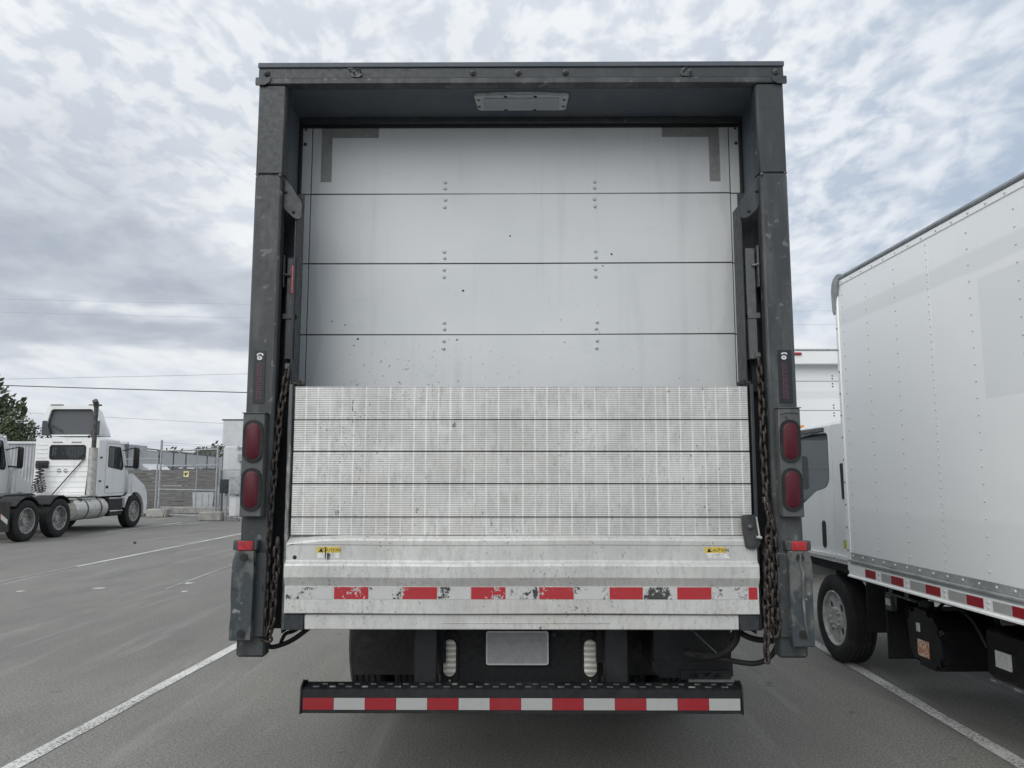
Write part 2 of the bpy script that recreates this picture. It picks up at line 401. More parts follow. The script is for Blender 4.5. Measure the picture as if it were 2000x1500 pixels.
def platform_mat(name, ribs):
    """worn mill-finish aluminium; ribbed planks carry fine extruded grooves and scuffed rub lines"""
    m, t, b = new_mat(name)
    v = t.N.new('ShaderNodeTexCoord').outputs['Object']; x, y, z = t.sep(v)
    big = t.noise(t.mapping(v, (1, 1, .8)), 2.4, 5, .6)
    c = t.mix(t.ramp(big, .36, .70), (.61, .615, .60), (.48, .485, .475))
    mot = t.noise(t.mapping(v, (1.6, 1, .55)), 34, 5, .75)
    c = t.mix(t.ramp(mot, .44, .70, 0, .62), c, (.36, .36, .345))
    drip = t.noise(t.mapping(v, (1, 1, .07)), 30, 4, .65, 0, 2.)
    c = t.mix(t.ramp(drip, .50, .74, 0, .40), c, (.36, .36, .345))
    warm = t.noise(t.mapping(v, (.8, 1, 1)), 3.4, 4, .65, .3, 11.)
    c = t.mix(t.ramp(warm, .50, .70, 0, .40), c, (.47, .45, .405))
    hgt = None
    if ribs:
        rb = t.math('SINE', t.math('MULTIPLY', z, 2*math.pi/.0102))
        keep = t.ramp(t.noise(t.mapping(v, (.5, 1, 1.4)), 6.5, 4, .65, 0, 5.5), .36, .64, .05, 1.)
        c = t.mix(t.math('MULTIPLY', t.math('MULTIPLY', t.ramp(rb, .1, .95), keep), .50), c, (.22, .225, .225))
        # scuffed vertical rub lines, one every 57 mm
        xj = t.math('ADD', x, t.math('MULTIPLY', t.math('SUBTRACT', t.noise(t.mapping(v, (.6, 1, 1)), 7, 3, .6, 0, 8.), .5), .004))
        fr = t.math('ABSOLUTE', t.math('SUBTRACT', t.math('FRACT', t.math('ADD', t.math('DIVIDE', xj, .0567), .35)), .5))
        wv = t.noise(t.mapping(v, (6, 1, 1.0)), 3.2, 3, .65, 0, 1.7)
        ln = t.math('MULTIPLY', t.ramp(fr, .045, .085, 1., 0.), t.ramp(wv, .28, .60))
        c = t.mix(t.math('MULTIPLY', ln, .58), c, (.82, .83, .825))
        hgt = t.math('MULTIPLY', rb, .5)
    sp = t.noise(v, 75, 3, .6, 0, 4.4)
    sp = t.math('ADD', sp, t.ramp(t.noise(v, 2.1, 3, .6, 0, 21.), .45, .7, 0, .07))
    c = t.mix(t.ramp(sp, .665, .71, 0, .85), c, (.14, .138, .13))
    sp2 = t.noise(t.mapping(v, (1, 1, .5)), 30, 4, .65, 0, 7.7)
    c = t.mix(t.ramp(sp2, .66, .70, 0, .85), c, (.14, .135, .13))
    t.put(b.inputs['Base Color'], c); b.inputs['Metallic'].default_value = .18
    t.put(b.inputs['Roughness'], t.ramp(mot, .3, .7, .38, .62, False))
    h2 = t.math('MULTIPLY', t.noise(v, 45, 5, .7), .6)
    hh = t.math('ADD', h2, hgt) if hgt else h2
    bn = t.node('ShaderNodeBump', None, Height=hh, Strength=.35, Distance=.003); t.L.new(bn.outputs[0], b.inputs['Normal'])
    return m
plank_alu = platform_mat('plank_aluminium', True)
smooth_alu = platform_mat('smooth_aluminium', False)

def tape_mat(name, colr, wear, under=(.50, .51, .50), dark=(.05, .05, .05), seed=1.):
    m, t, b = new_mat(name)
    v = t.N.new('ShaderNodeTexCoord').outputs['Object']
    hx = t.math('MULTIPLY', t.math('SINE', t.math('MULTIPLY', t.sep(v)[0], 700)), t.math('SINE', t.math('MULTIPLY', t.sep(v)[2], 700)))
    c = t.mix(t.ramp(hx, -1, 1, 0, .18), colr, tuple(k*.6 for k in colr))
    c = t.mix(t.ramp(t.noise(v, 9, 4, .6, 0, seed), .4, .7, 0, .35), c, tuple(k*.75 + .03 for k in colr))
    if wear:
        a = t.noise(v, 7, 3, .6, 0, seed + 3); e = t.noise(v, 55, 4, .7, .6, seed + 6)
        k = t.math('ADD', t.math('MULTIPLY', a, .62), t.math('MULTIPLY', e, .45))
        c = t.mix(t.ramp(k, wear, wear + .02), c, under)
        c = t.mix(t.ramp(k, wear + .035, wear + .05), c, dark)
    t.put(b.inputs['Base Color'], c); b.inputs['Roughness'].default_value = .38
    return m
tape_red_worn = tape_mat('tape_red_worn', (.40, .026, .034), .60)
tape_white_worn = tape_mat('tape_white_worn', (.52, .53, .515), .54, (.42, .43, .42))
tape_red = tape_mat('tape_red', (.28, .013, .020), .70, (.20, .05, .05), (.10, .03, .03), 2.)
tape_white = tape_mat('tape_white', (.38, .39, .38), .66, (.42, .36, .25), (.3, .25, .17), 4.)

def asphalt_mat():
    m, t, b = new_mat('asphalt')
    v = t.N.new('ShaderNodeTexCoord').outputs['Object']
    big = t.noise(t.mapping(v, (1, .45, 1)), .33, 5, .6)
    c = t.mix(t.ramp(big, .36, .66), (.215, .208, .186), (.276, .267, .240))
    mid = t.noise(t.mapping(v, (1, .5, 1), (0, 0, 0), (0, 0, R(10))), 1.6, 5, .6, 0, 3.)
    c = t.mix(t.ramp(mid, .40, .68, 0, .7), c, (.185, .182, .172))
    g = t.noise(v, 62, 3, .8)
    c = t.mix(t.ramp(g, .38, .66, 0, .95), c, (.105, .103, .096))
    g2 = t.noise(v, 130, 1, .7, 0, 4.)
    c = t.mix(t.ramp(g2, .57, .68, 0, .8), c, (.38, .373, .355))
    du = t.noise(t.mapping(v, (2.6, .25, 1), (0, 0, 0), (0, 0, R(6))), 1.2, 4, .65, .3, 12.)
    c = t.mix(t.ramp(du, .52, .72, 0, .38), c, (.34, .335, .315))
    # oil and tyre stains
    st = t.noise(t.mapping(v, (1, .35, 1)), .9, 4, .55, .5, 8.)
    c = t.mix(t.ramp(st, .56, .72, 0, .5), c, (.125, .122, .117))
    st2 = t.noise(v, 4.2, 3, .6, 0, 2.)
    c = t.mix(t.ramp(st2, .66, .72, 0, .55), c, (.10, .098, .095))
    t.put(b.inputs['Base Color'], c); b.inputs['Roughness'].default_value = .82; b.inputs['Specular IOR Level'].default_value = .35
    bn = t.node('ShaderNodeBump', None, Height=t.math('ADD', g, t.math('MULTIPLY', g2, .5)), Strength=.55, Distance=.006); t.L.new(bn.outputs[0], b.inputs['Normal'])
    return m
asphalt = asphalt_mat()
def line_mat(name, wear):
    m, t, b = new_mat(name)
    v = t.N.new('ShaderNodeTexCoord').outputs['Object']
    a = t.noise(v, 55, 4, .7); e = t.noise(t.mapping(v, (3, .5, 1)), 1.1, 4, .6, 0, 3.)
    k = t.math('ADD', t.math('MULTIPLY', a, .70), t.math('MULTIPLY', e, .45))
    c = t.mix(t.ramp(t.noise(v, 3, 3), .35, .65), (.66, .66, .63), (.54, .54, .515))
    c = t.mix(t.ramp(k, wear, wear + .05), c, (.19, .188, .178))
    t.put(b.inputs['Base Color'], c); b.inputs['Roughness'].default_value = .7
    bn = t.node('ShaderNodeBump', None, Height=a, Strength=.4, Distance=.004); t.L.new(bn.outputs[0], b.inputs['Normal'])
    return m
line_fresh = line_mat('line_paint', .592)
line_faint = line_mat('line_paint_faint', .52)

def side_mat():
    """painted truck side with a ghost of removed lettering and faint duller bands"""
    m, t, b = new_mat('truck_side_white')
    v = t.N.new('ShaderNodeTexCoord').outputs['Object']; x, y, z = t.sep(v)
    c = t.mix(t.ramp(t.noise(t.mapping(v, (1, .5, 1)), 1.1, 4, .5), .35, .7), (.84, .855, .86), (.80, .82, .825))
    wob = t.math('MULTIPLY', t.math('SUBTRACT', t.noise(v, 1.5, 3), .5), .05)
    zz = t.math('ADD', z, wob)
    band = t.math('MULTIPLY', t.ramp(zz, 2.84, 2.87), t.ramp(zz, 2.96, 2.99, 1, 0))  # faint duller band along the upper side
    c = t.mix(t.math('MULTIPLY', band, .30), c, (.56, .59, .585))
    gh = t.math('MULTIPLY', t.math('MULTIPLY', t.ramp(z, 2.085, 2.09), t.ramp(z, 2.795, 2.80, 1, 0)), t.ramp(y, -1.63, -1.62, 1, 0))
    c = t.mix(t.math('MULTIPLY', gh, .32), c, (.57, .61, .64))
    lowb = t.ramp(zz, 1.36, 1.40, 1, 0)  # slightly duller tone along the bottom
    c = t.mix(t.math('MULTIPLY', lowb, .18), c, (.58, .61, .60))
    sp = t.noise(t.mapping(v, (1, 1, .5)), 9, 5, .65, 0, 2.)
    c = t.mix(t.ramp(sp, .58, .8, 0, .3), c, (.55, .57, .55))
    t.put(b.inputs['Base Color'], c); b.inputs['Roughness'].default_value = .36
    bn = t.node('ShaderNodeBump', None, Height=t.noise(t.mapping(v, (1, .6, .4)), 1.7, 2, .5), Strength=.12, Distance=.02); t.L.new(bn.outputs[0], b.inputs['Normal'])
    return m
side_white = side_mat()

# ------------------------------------------------------------------ setting: ground and painted lines
g = B(); g.face([(-1500, -300, 0), (1500, -300, 0), (1500, 3000, 0), (-1500, 3000, 0)])
ground = g.obj('ground', asphalt, None, kind='structure')
def paint(pts, wd, m, z=.004):
    """a painted stripe along pts with slightly ragged edges"""
    b = B(); L = []; Rr = []
    r = random.Random(int(abs(pts[0][0]*100)))
    (x0, y0), (x1, y1) = pts
    n = max(2, int(math.hypot(x1-x0, y1-y0)/.35)); dx_, dy_ = x1-x0, y1-y0; l = math.hypot(dx_, dy_); nx, ny = dy_/l, -dx_/l
    for i in range(n+1):
        t = i/n; x, y = x0 + dx_*t, y0 + dy_*t
        a = wd/2 + r.uniform(-.006, .006); c = wd/2 + r.uniform(-.006, .006)
        L.append(b.bm.verts.new((x - nx*a, y - ny*a, z))); Rr.append(b.bm.verts.new((x + nx*c, y + ny*c, z)))
    for i in range(n): b.bm.faces.new((L[i], Rr[i], Rr[i+1], L[i+1]))
    return b.obj('painted_line', m, ground)
paint(((-3.02, 1.0), (-2.62, 10.4)), .105, line_fresh)
paint(((2.84, 1.0), (3.02, 13.0)), .105, line_fresh)
paint(((-8.0, 14.2), (-7.78, 24.5)), .10, line_fresh)
paint(((-8.12, 9.5), (-8.0, 14.2)), .10, line_faint)
paint(((-5.12, 11.4), (-5.26, 14.6)), .08, line_faint)
paint(((-11.95, 22.6), (-11.75, 27.2)), .12, line_fresh)
paint(((-11.3, 25.9), (-10.95, 27.6)), .12, line_fresh)
paint(((8.3, 5.0), (8.6, 18.0)), .10, line_fresh)
for i, (x, y, a, q) in enumerate(((-6.15, 11.5, .10, .035), (-5.05, 12.05, .09, .03), (-7.1, 11.2, .06, .02), (-4.75, 11.2, .05, .02))):   # pale scuffs of old paint
    b = B(); b.face([(x + a*math.cos(k*.7)*(1 + .3*math.sin(k*2.3)), y + 3*q*math.sin(k*.7)*(1 + .3*math.cos(k*1.7)), .004) for k in range(9)])
    b.obj('painted_patch', line_fresh, ground)

# ------------------------------------------------------------------ the box truck seen from behind
T = thing('box_truck', 'white box truck seen from behind, dark grey rear frame and raised aluminium liftgate', 'truck', (.018, 3.585, 0))
W = 1.295
# box body
b = B()
for s in (-1, 1): b.box(s*1.255, s*1.288, .12, 7.9, .99, 3.62)
b.box(-1.288, 1.288, 7.87, 7.9, .99, 3.62)
b.obj('box_wall', truck_white, T)
b = B(); b.box(-1.29, 1.29, .42, 7.92, 3.622, 3.660, .012); b.obj('box_roof', truck_white, T)
b = B(); b.box(-1.25, 1.25, .36, 7.87, 1.00, 1.06); b.obj('box_floor', chassis, T)
for s in (-1, 1):
    b = B(); b.box(s*1.27, s*1.296, .13, 7.9, .92, 1.06, .004); b.obj('bottom_rail', alu_side, T)
# header
hd = B(); hd.box(-1.296, 1.296, .002, .12, 3.598, 3.652, .003); hd = hd.obj('header_beam', frame_grey, T)
b = B(); b.box(-1.299, 1.299, -.006, .13, 3.6525, 3.678, .003); b.obj('drip_lip', soffit_grey, hd)
b = B(); b.box(-1.297, 1.297, -.007, .05, 3.565, 3.597, .004); b.obj('header_lip', col_grey, hd)
for s in (-1, 1):
    b = B(); b.prism(rpoly([(s*1.305, 3.556), (s*1.305, 3.596), (s*1.23, 3.596), (s*1.236, 3.572), (s*1.26, 3.558)], .006), 'y', -.014, -.0072); b.obj('corner_tab', frame_grey, hd)
for x in (-1.255, -.235, -.012, .222, 1.255):
    b = B(); b.dome((x, .002, 3.624), .017, .014, n=12); b.dome((x, -.010, 3.624), .008, .006, n=8); b.obj('bolt', bolt_m, hd)
for x, sd_ in ((-.812, 3), (.815, 9)):       # broken stubs of marker lamps
    r = random.Random(sd_); b = B()
    b.prism([(x-.028, 3.62), (x-.018, 3.604), (x+.012, 3.600), (x+.03, 3.612), (x+.024, 3.63), (x-.012, 3.632)], 'y', -.006, .003)
    for k in range(6):
        a = x + r.uniform(-.03, .03); c = 3.624 + r.uniform(-.012, .014)
        b.tube([(a, .0, c), (a + r.uniform(-.012, .012), -.02, c + r.uniform(0, .014)), (a + r.uniform(-.02, .02), -.026, c + r.uniform(-.012, .012))], .0035, 6)
    b.obj('broken_marker_lamp', worn_steel, hd)
# soffit, lintel
b = B(); b.box(-1.25, 1.25, .0505, .425, 3.566, 3.595); sf = b.obj('soffit', soffit_grey, T)
b = B()
out = [(-.228, .09), (-.235, .1), (-.222, .235), (-.21, .245), (.225, .245), (.238, .235), (.245, .1), (.235, .09), (.10, .085), (.085, .075), (.065, .085), (-.04, .085), (-.06, .075), (-.08, .085)]
b.prism(out, 'z', 3.548, 3.566, .003); lp = b.obj('dome_lamp', ceil_plate, T)
b = B(); b.box(-.185, .195, .108, .222, 3.5425, 3.5479, .002); b.obj('lamp_lens', mat('lamp_lens', (.30, .32, .35), .4), lp)
for x, y, q in [(x, y, .008) for x in (-.212, .222) for y in (.13, .2)] + [(x, y, .010) for x in (-.075, .075) for y in (.095, .238)]:
    b = B(); b.dome((x, y, 3.548), q, .004, 'z', -1, 8); b.obj('screw', print_black, lp)
b = B(); b.box(-1.19, 1.19, .355, .385, 3.538, 3.5655, .004); b.obj('lintel', frame_grey, T)
b = B(); b.box(-1.19, 1.19, .388, .41, 3.530, 3.5655, .002); b.obj('top_seal', seal, T)
# posts and jambs
for s in (-1, 1):
    b = B(); b.box(s*1.157, s*1.291, 0, .05, 3.106, 3.5645, .007)
    b.box(s*1.155, s*1.163, .012, .075, 3.108, 3.562)
    cp = b.obj('corner_post', frame_grey, T)
    b = B(); b.box(s*1.192, s*1.25, .0505, .43, .98, 3.5655); b.obj('jamb', soffit_grey, T)
    b = B(); b.box(s*1.179, s*1.190, .36, .395, .98, 3.535, .003); b.obj('side_seal', seal, T)
    # lift column, wraps the lower post
    b = B(); b.box(s*1.156, s*1.2885, -.013, .055, .834, 3.102, .011)
    b.box(s*1.262, s*1.29, .055, .20, .90, 3.09, .006)
    lc = b.obj('lift_column', col_grey, T)
    b = B(); b.box(s*1.275, s*1.2895, -.006, .05, 3.0985, 3.1098, .002); b.obj('weld_seam', bolt_m, lc)
    b = B(); b.dome((s*1.165, -.0135, 3.094), .010, .008, n=8); b.obj('stop_bolt', bolt_m, lc)
    # inner slide rail (open channel)
    b = B()
    b.box(s*1.092, s*1.190, .150, .158, .93, 3.06)
    fx = 1.066 if s > 0 else 1.092
    b.box(s*fx, s*(fx + .010), .035, .158, .93, 2.965, .003)
    b.obj('slide_rail', dark_steel, T)
    # gusset
    b = B(); b.prism(rpoly([(s*1.158, 3.092), (s*1.118, 3.05), (s*1.085, 2.995), (s*1.066, 2.975), (s*1.066, 2.885), (s*1.095, 2.885), (s*1.158, 2.945)], .012), 'y', .018, .030, .002)
    gs = b.obj('gusset', frame_grey, T)
    for gx, gz in ((1.146, 3.02), (1.105, 2.92)):
        b = B(); b.dome((s*gx, .018, gz), .009, .007, n=10); b.obj('bolt', print_black, gs)
    # runner carriage
    zt = 2.745 if s > 0 else 2.70
    b = B(); b.box(s*1.088, s*1.135, .045, .10, 2.20, zt, .004)
    b.box(s*1.088, s*1.150, .040, .075, 2.395, 2.425, .003)
    b.box(s*1.142, s*1.150, .03, .07, 2.55, zt + .01, .002)
    b.tube([(s*1.12, .04, zt - .09), (s*1.15, .03, zt - .085)], .007, 8)
    rn = b.obj('runner', worn_steel if s > 0 else dark_steel, T)
    b = B(); b.box(s*1.118, s*1.1565, .10, .145, 2.05, 2.72); b.obj('runner_back', dark_steel, rn)
    if s < 0:
        b = B(); b.box(-1.110, -1.096, .0445, .0375, 2.52, 2.66, .002); b.obj('warning_strip', red_plastic, rn)
# light boxes, lamps, decals, guards
for s, zt in ((-1, 1.933), (1, 1.956)):
    x0, x1 = 1.181, 1.281
    b = B(); b.box(s*x0, s*x1, -.060, -.0135, 1.462, zt, .004)
    b.box(s*(x0-.004), s*(x1+.004), -.064, -.0135, zt, zt + .004)
    if s > 0: b.tube([(s*(x0+.006), -.062, zt - .028), (s*(x0+.03), -.063, zt - .020), (s*(x0+.07), -.063, zt - .020), (s*(x1-.006), -.062, zt - .026)], .003, 6)
    lb = b.obj('light_box', box_grey, T)
    for cz in (1.805, 1.585):
        cx = s*1.2295
        b = B(); b.plate(stadium(cx, cz, .094, .196), [stadium(cx, cz, .064, .166)], 'y', -.0685, -.0605)
        bz = b.obj('tail_light', rubber, T)
        b = B(); st = stadium(cx, cz, .066, .168)
        inn = stadium(cx, cz, .050, .150)
        b.loft([[(p[0], -.0605, p[1]) for p in st], [(p[0], -.068, p[1]) for p in st], [(p[0], -.0725, p[1]) for p in inn]])
        b.obj('lens', lens_red, bz)
    # vertical maker's decal
    b = B(); b.box(s*1.205 if s > 0 else -1.256, s*1.268 if s > 0 else -1.203, -.0160, -.0132, 1.984, 2.233); dc = b.obj('decal', decal_dark, T)
    cx = 1.2345 if s > 0 else -1.228
    b = B()
    arc = [(cx + .0165*math.cos(R(a)) , 2.2125 + .010*math.sin(R(a))) for a in range(200 if s < 0 else 160, -20 if s < 0 else 10, -20)]
    b.prism([(p[0], p[1]) for p in arc] + [(cx + (p[0]-cx)*.62, p[1] - .006) for p in arc[::-1]], 'y', -.0172, -.0161)
    o2 = [(cx - .002 + .0125*math.cos(k*.5236), 2.1975 + .010*math.sin(k*.5236)) for k in range(12)]
    i2 = [(cx - .002 + .0045*math.cos(k*.5236), 2.1985 + .0028*math.sin(k*.5236)) for k in range(12)]
    b.plate(o2, [i2], 'y', -.0172, -.0161)
    b.obj('emblem', decal_white, dc)
    b = B(); r = random.Random(5); z = 2.172
    while z > 2.004:                                          # row of red letters, too small to read
        h = r.uniform(.013, .018); wd = .024
        b.box(cx - wd/2, cx + wd/2, -.0169, -.0161, z - .0042, z)
        b.box(cx - wd/2, cx + wd/2, -.0169, -.0161, z - h, z - h + .0042)
        b.box(cx - wd/2, cx - wd/2 + .0046, -.0168, -.0161, z - h + .0042, z - .0042)
        if r.random() < .6: b.box(cx + wd/2 - .0046, cx + wd/2, -.0168, -.0161, z - h + .0042, z - .0042)
        z -= h + .0055
    b.obj('lettering', decal_red, dc)
    # guard plate
    ox0, ox1 = (1.206, 1.303) if s < 0 else (1.203, 1.304)
    zb = .917 if s < 0 else .893
    r = random.Random(3 + s); pts = []
    for k in range(9): pts.append((s*(ox1 + r.uniform(-.003, .002) - (.012 if k == 8 else 0)), zb + (1.312 - zb)*k/8))
    for k in range(9): pts.append((s*(ox0 + r.uniform(-.0015, .0015)), 1.312 - (1.312 - zb)*k/8))
    b = B(); b.prism(pts, 'y', -.062, -.026, .004); gd = b.obj('guard_plate', guard_grey, T)
    b = B(); b.box(s*(ox0 - .012), s*(ox1 + .001), -.058, -.0135, 1.3125, 1.356, .004); b.box(s*1.160, s*(ox1 - .008), -.026, .04, .925, 1.30, .006)
    b.obj('guard_bracket', col_grey, gd)
    rx = 1.246 if s < 0 else 1.250
    b = B(); b.box(s*(rx - .034), s*(rx + .034), -.064, -.0585, 1.313, 1.354, .002); b.obj('red_reflector', red_plastic, gd)
    for z, dxx in ((1.283, 0), (.948, .005)):
        b = B(); b.cyl((s*1.250, -.062, z), (s*1.250, -.069, z), .017, n=16); b.cyl((s*1.250, -.069, z), (s*1.250, -.0705, z), .0095, n=6); b.obj('bolt', print_black, gd)
    if s > 0:
        b = B(); b.tube([(1.252, -.066, 1.30), (1.250, -.0665, 1.26), (1.262, -.0665, 1.22), (1.257, -.0665, 1.10), (1.262, -.0665, 1.0), (1.272, -.066, .93)], [.006, .008, .007, .006, .007, .004], 6); b.obj('scraped_bead', worn_steel, gd)
# roll-up door: slats one by one
zs = [3.545 - .3857*i for i in range(7)] + [1.0]
door = B(); door.box(-1.192, 1.192, .432, .445, .98, 3.56); door = door.obj('roll_up_door', dark_steel, T)
for i in range(7):
    top = zs[i] - (.0028 if i else .0); bot = zs[i+1] + .0028
    b = B()
    dz_ = [0.0, .0012, -.0008][i % 3]
    b.prism([(-1.1315, bot), (0, bot + dz_), (1.1315, bot + .0035), (1.1315, top + .0035), (0, top + dz_), (-1.1315, top)], 'y', .415, .430, .0015)
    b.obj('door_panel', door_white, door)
for s in (-1, 1):
    for i in range(7):
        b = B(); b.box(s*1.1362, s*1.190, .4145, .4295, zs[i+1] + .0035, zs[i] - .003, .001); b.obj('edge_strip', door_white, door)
    b = B(); b.dome((s*1.172, .4145, 3.442), .010, .008, n=10); b.obj('strip_bolt', bolt_m, door)
    b = B(); b.dome((s*1.17, .4145, 3.525), .007, .005, n=8); b.obj('strip_bolt', bolt_m, door)
rv = B(); rv.dome((0, 0, 0), .0095, .009, n=12); rv = rv.mesh('rivet', mat('rivet_white', (.50, .54, .57), .4, .2))
for i in range(1, 5):
    for x in (-.405, .402):
        for dz_ in (.064, .030, -.034, -.074):
            link('rivet', rv, door, loc=(x + rnd.uniform(-.003, .003), .4148, zs[i] + dz_ + (.002 if x > 0 else 0)))
b = B()
for x, z, q in ((-.305, 2.625, .0065), (-.86, 2.365, .006), (-.335, 2.36, .005), (.488, 2.823, .006), (-.055, 2.925, .005), (-1.0, 2.46, .004), (-.93, 2.44, .004), (-.88, 2.33, .004), (.44, 2.76, .004)):
    b.dome((x, .4148, z), q, .0012, n=7)
b.obj('door_nicks', print_black, door, kind='stuff')
for s in (-1, 1):
    b = B(); b.prism([(s*1.082, 3.535), (s*.772, 3.535), (s*.772, 3.478), (s*1.024, 3.478), (s*1.024, 3.228), (s*1.082, 3.228)], 'y', .4128, .4146)
    b.obj('corner_tape', cloth_grey, door)
# platform, folded up
PF = B(); PF.box(-1.062, 1.062, .052, .075, 1.0, 2.06); PF = PF.obj('lift_platform', dark_steel, T)
pz = [2.066, 1.908, 1.759, 1.610, 1.457, 1.374]
for i in range(5):
    b = B(); b.box(-1.066, 1.066, .015, .050, pz[i+1] + (.0022 if i < 4 else 0), pz[i] - (.0022 if i else 0), .0025)
    b.obj('plank', plank_alu, PF)
# lower extrusion: stepped profile swept across, left end dented
prof = [(.05, 1.3735), (.014, 1.3735), (.004, 1.3690), (-.012, 1.3605), (-.0165, 1.352), (-.0165, 1.334), (-.0135, 1.330), (-.0135, 1.264), (-.018, 1.2580), (-.034, 1.2490), (-.0385, 1.2400), (-.0385, 1.190), (-.035, 1.182), (-.0195, 1.154), (-.0175, 1.149), (-.0175, 1.030), (-.0145, 1.0265), (.05, 1.0265)]
loops = []
for x in (-1.0745, -1.06, -1.0, -.92, -.80, -.6, -.3, 0, .3, .6, .9, 1.0745):
    k = max(0., (-x - .80)/.27); lp_ = []
    for (y, z) in prof: lp_.append((x, y, z - (.022*k*k if z > 1.34 and y < .05 else 0) + (.0015*math.sin(x*5) if y < .03 else 0)))
    loops.append(lp_)
b = B(); b.loft(loops); lw = b.obj('lower_extrusion', smooth_alu, PF, sharp=8)
b = B(); b.box(-.985, .985, -.004, .05, .955, 1.0215, .004); b.box(-.36, .40, -.0065, -.0042, .9835, .9875, .001); b.obj('hinge_bar', smooth_alu, PF)
for s in (-1, 1):
    b = B(); b.box(s*.987, s*1.076, -.008, .05, .953, 1.0225, .003); b.dome((s*1.06, -.008, 1.008), .005, .004, n=8); b.dome((s*1.015, -.008, 1.008), .005, .004, n=8); b.obj('end_block', dark_steel, PF)
    b = B(); b.box(s*1.0775, s*1.094, .010, .085, .95, 2.078, .003); b.box(s*1.0945, s*1.101, .03, .08, .97, 2.06, .002); b.obj('side_bar', worn_steel if s < 0 else dark_steel, PF)
    b = B(); b.cyl((s*1.09, .045, 2.085), (s*1.03, .045, 2.078), .011, n=10); b.box(s*1.048, s*1.064, .03, .06, 2.067, 2.10, .004); b.obj('hinge_pin', print_black, PF)
segs = [(-.849, -.694, 'r'), (-.539, -.382, 'r'), (-.227, -.072, 'r'), (.082, .237, 'r'), (.400, .550, 'r'), (.706, .860, 'r'), (1.028, 1.068, 'r'),
        (-1.068, -.856, 'w'), (-.690, -.544, 'w'), (-.378, -.232, 'w'), (-.068, .077, 'w'), (.242, .395, 'w'), (.555, .701, 'w'), (.865, 1.023, 'w')]
for x0, x1, c in segs:
    b = B(); b.box(x0, x1, -.0188, -.0170, 1.092, 1.1455); b.obj('reflective_tape', tape_red_worn if c == 'r' else tape_white_worn, PF)
# latch on the right edge
b = B(); b.prism(rpoly([(1.004, 1.468), (1.068, 1.472), (1.084, 1.40), (1.086, 1.33), (1.05, 1.312), (1.02, 1.322), (1.008, 1.40)], .01), 'y', -.030, -.019, .002); lt = b.obj('latch_plate', dark_steel, PF)
b = B(); b.tube([(1.068, -.040, 1.462), (1.080, -.042, 1.37)], .0045, 8); b.tube([(1.064, -.042, 1.371), (1.088, -.042, 1.368)], .008, 8); b.obj('latch_pin', zinc, lt)
b = B(); b.dome((1.044, -.030, 1.415), .013, .01, n=12); b.obj('latch_bolt', bolt_m, lt)
# warning stickers
def text_mesh(txt, size, m):
    cu = bpy.data.curves.new('t', 'FONT'); cu.body = txt; cu.size = size; cu.align_x = 'CENTER'; cu.extrude = .0002; cu.resolution_u = 2
    o = bpy.data.objects.new('t', cu); COL.objects.link(o)
    dg = bpy.context.evaluated_depsgraph_get(); dg.update()
    me = bpy.data.meshes.new_from_object(o.evaluated_get(dg)); me.name = 'lettering'
    bpy.data.objects.remove(o); me.materials.clear(); me.materials.append(m)
    return me
caution = text_mesh('CAUTION', .0195, print_black)
for x0, x1, torn in ((-.935, -.826, 1), (.836, .946, 0)):
    wp = [(x0 + .006, 1.273), (x1 - .004, 1.273), (x1 - .002, 1.298), (x0, 1.298)] if torn else [(x0 + .018, 1.273), (x1 + .006, 1.273), (x1 - .012, 1.298), (x0 + .004, 1.298)]
    b = B(); b.prism(wp, 'y', -.0152, -.0137); sw = b.obj('caution_sticker', sticker_white, PF)
    b = B(); b.box(x0, x1 - (.0 if torn else .012), -.0153, -.0137, 1.2985, 1.324); b.obj('sticker_header', sticker_yellow, sw)
    b = B(); b.prism([(x0 + .010, 1.302), (x0 + .030, 1.302), (x0 + .020, 1.320)], 'y', -.0160, -.0154); b.obj('warning_triangle', print_black, sw)
    link('lettering', caution, sw, loc=(x0 + .066, -.0158, 1.304), rot=(R(90), 0, 0))
    b = B()
    for k in range(3): b.box(x0 + .03, x1 - .025, -.0157, -.0153, 1.278 + k*.0065, 1.280 + k*.0065)
    b.obj('small_print', mat('print_grey', (.35, .36, .38), .6), sw)
    if torn:
        for q, (xa, za, zb, wd) in enumerate(((-.897, 1.268, 1.323, .006), (-.887, 1.262, 1.297, .010), (-.876, 1.266, 1.295, .004))):
            b = B(); b.prism([(xa, zb), (xa + wd, zb), (xa + wd*.8, za + .01), (xa + wd*.4, za), (xa + wd*.1, za + .012)], 'y', -.0166, -.0161); b.obj('scuff', dark_steel, sw)
b = B(); b.dome((-1.035, -.0135, 1.277), .010, .002, n=9); b.obj('drain_hole', print_black, PF)
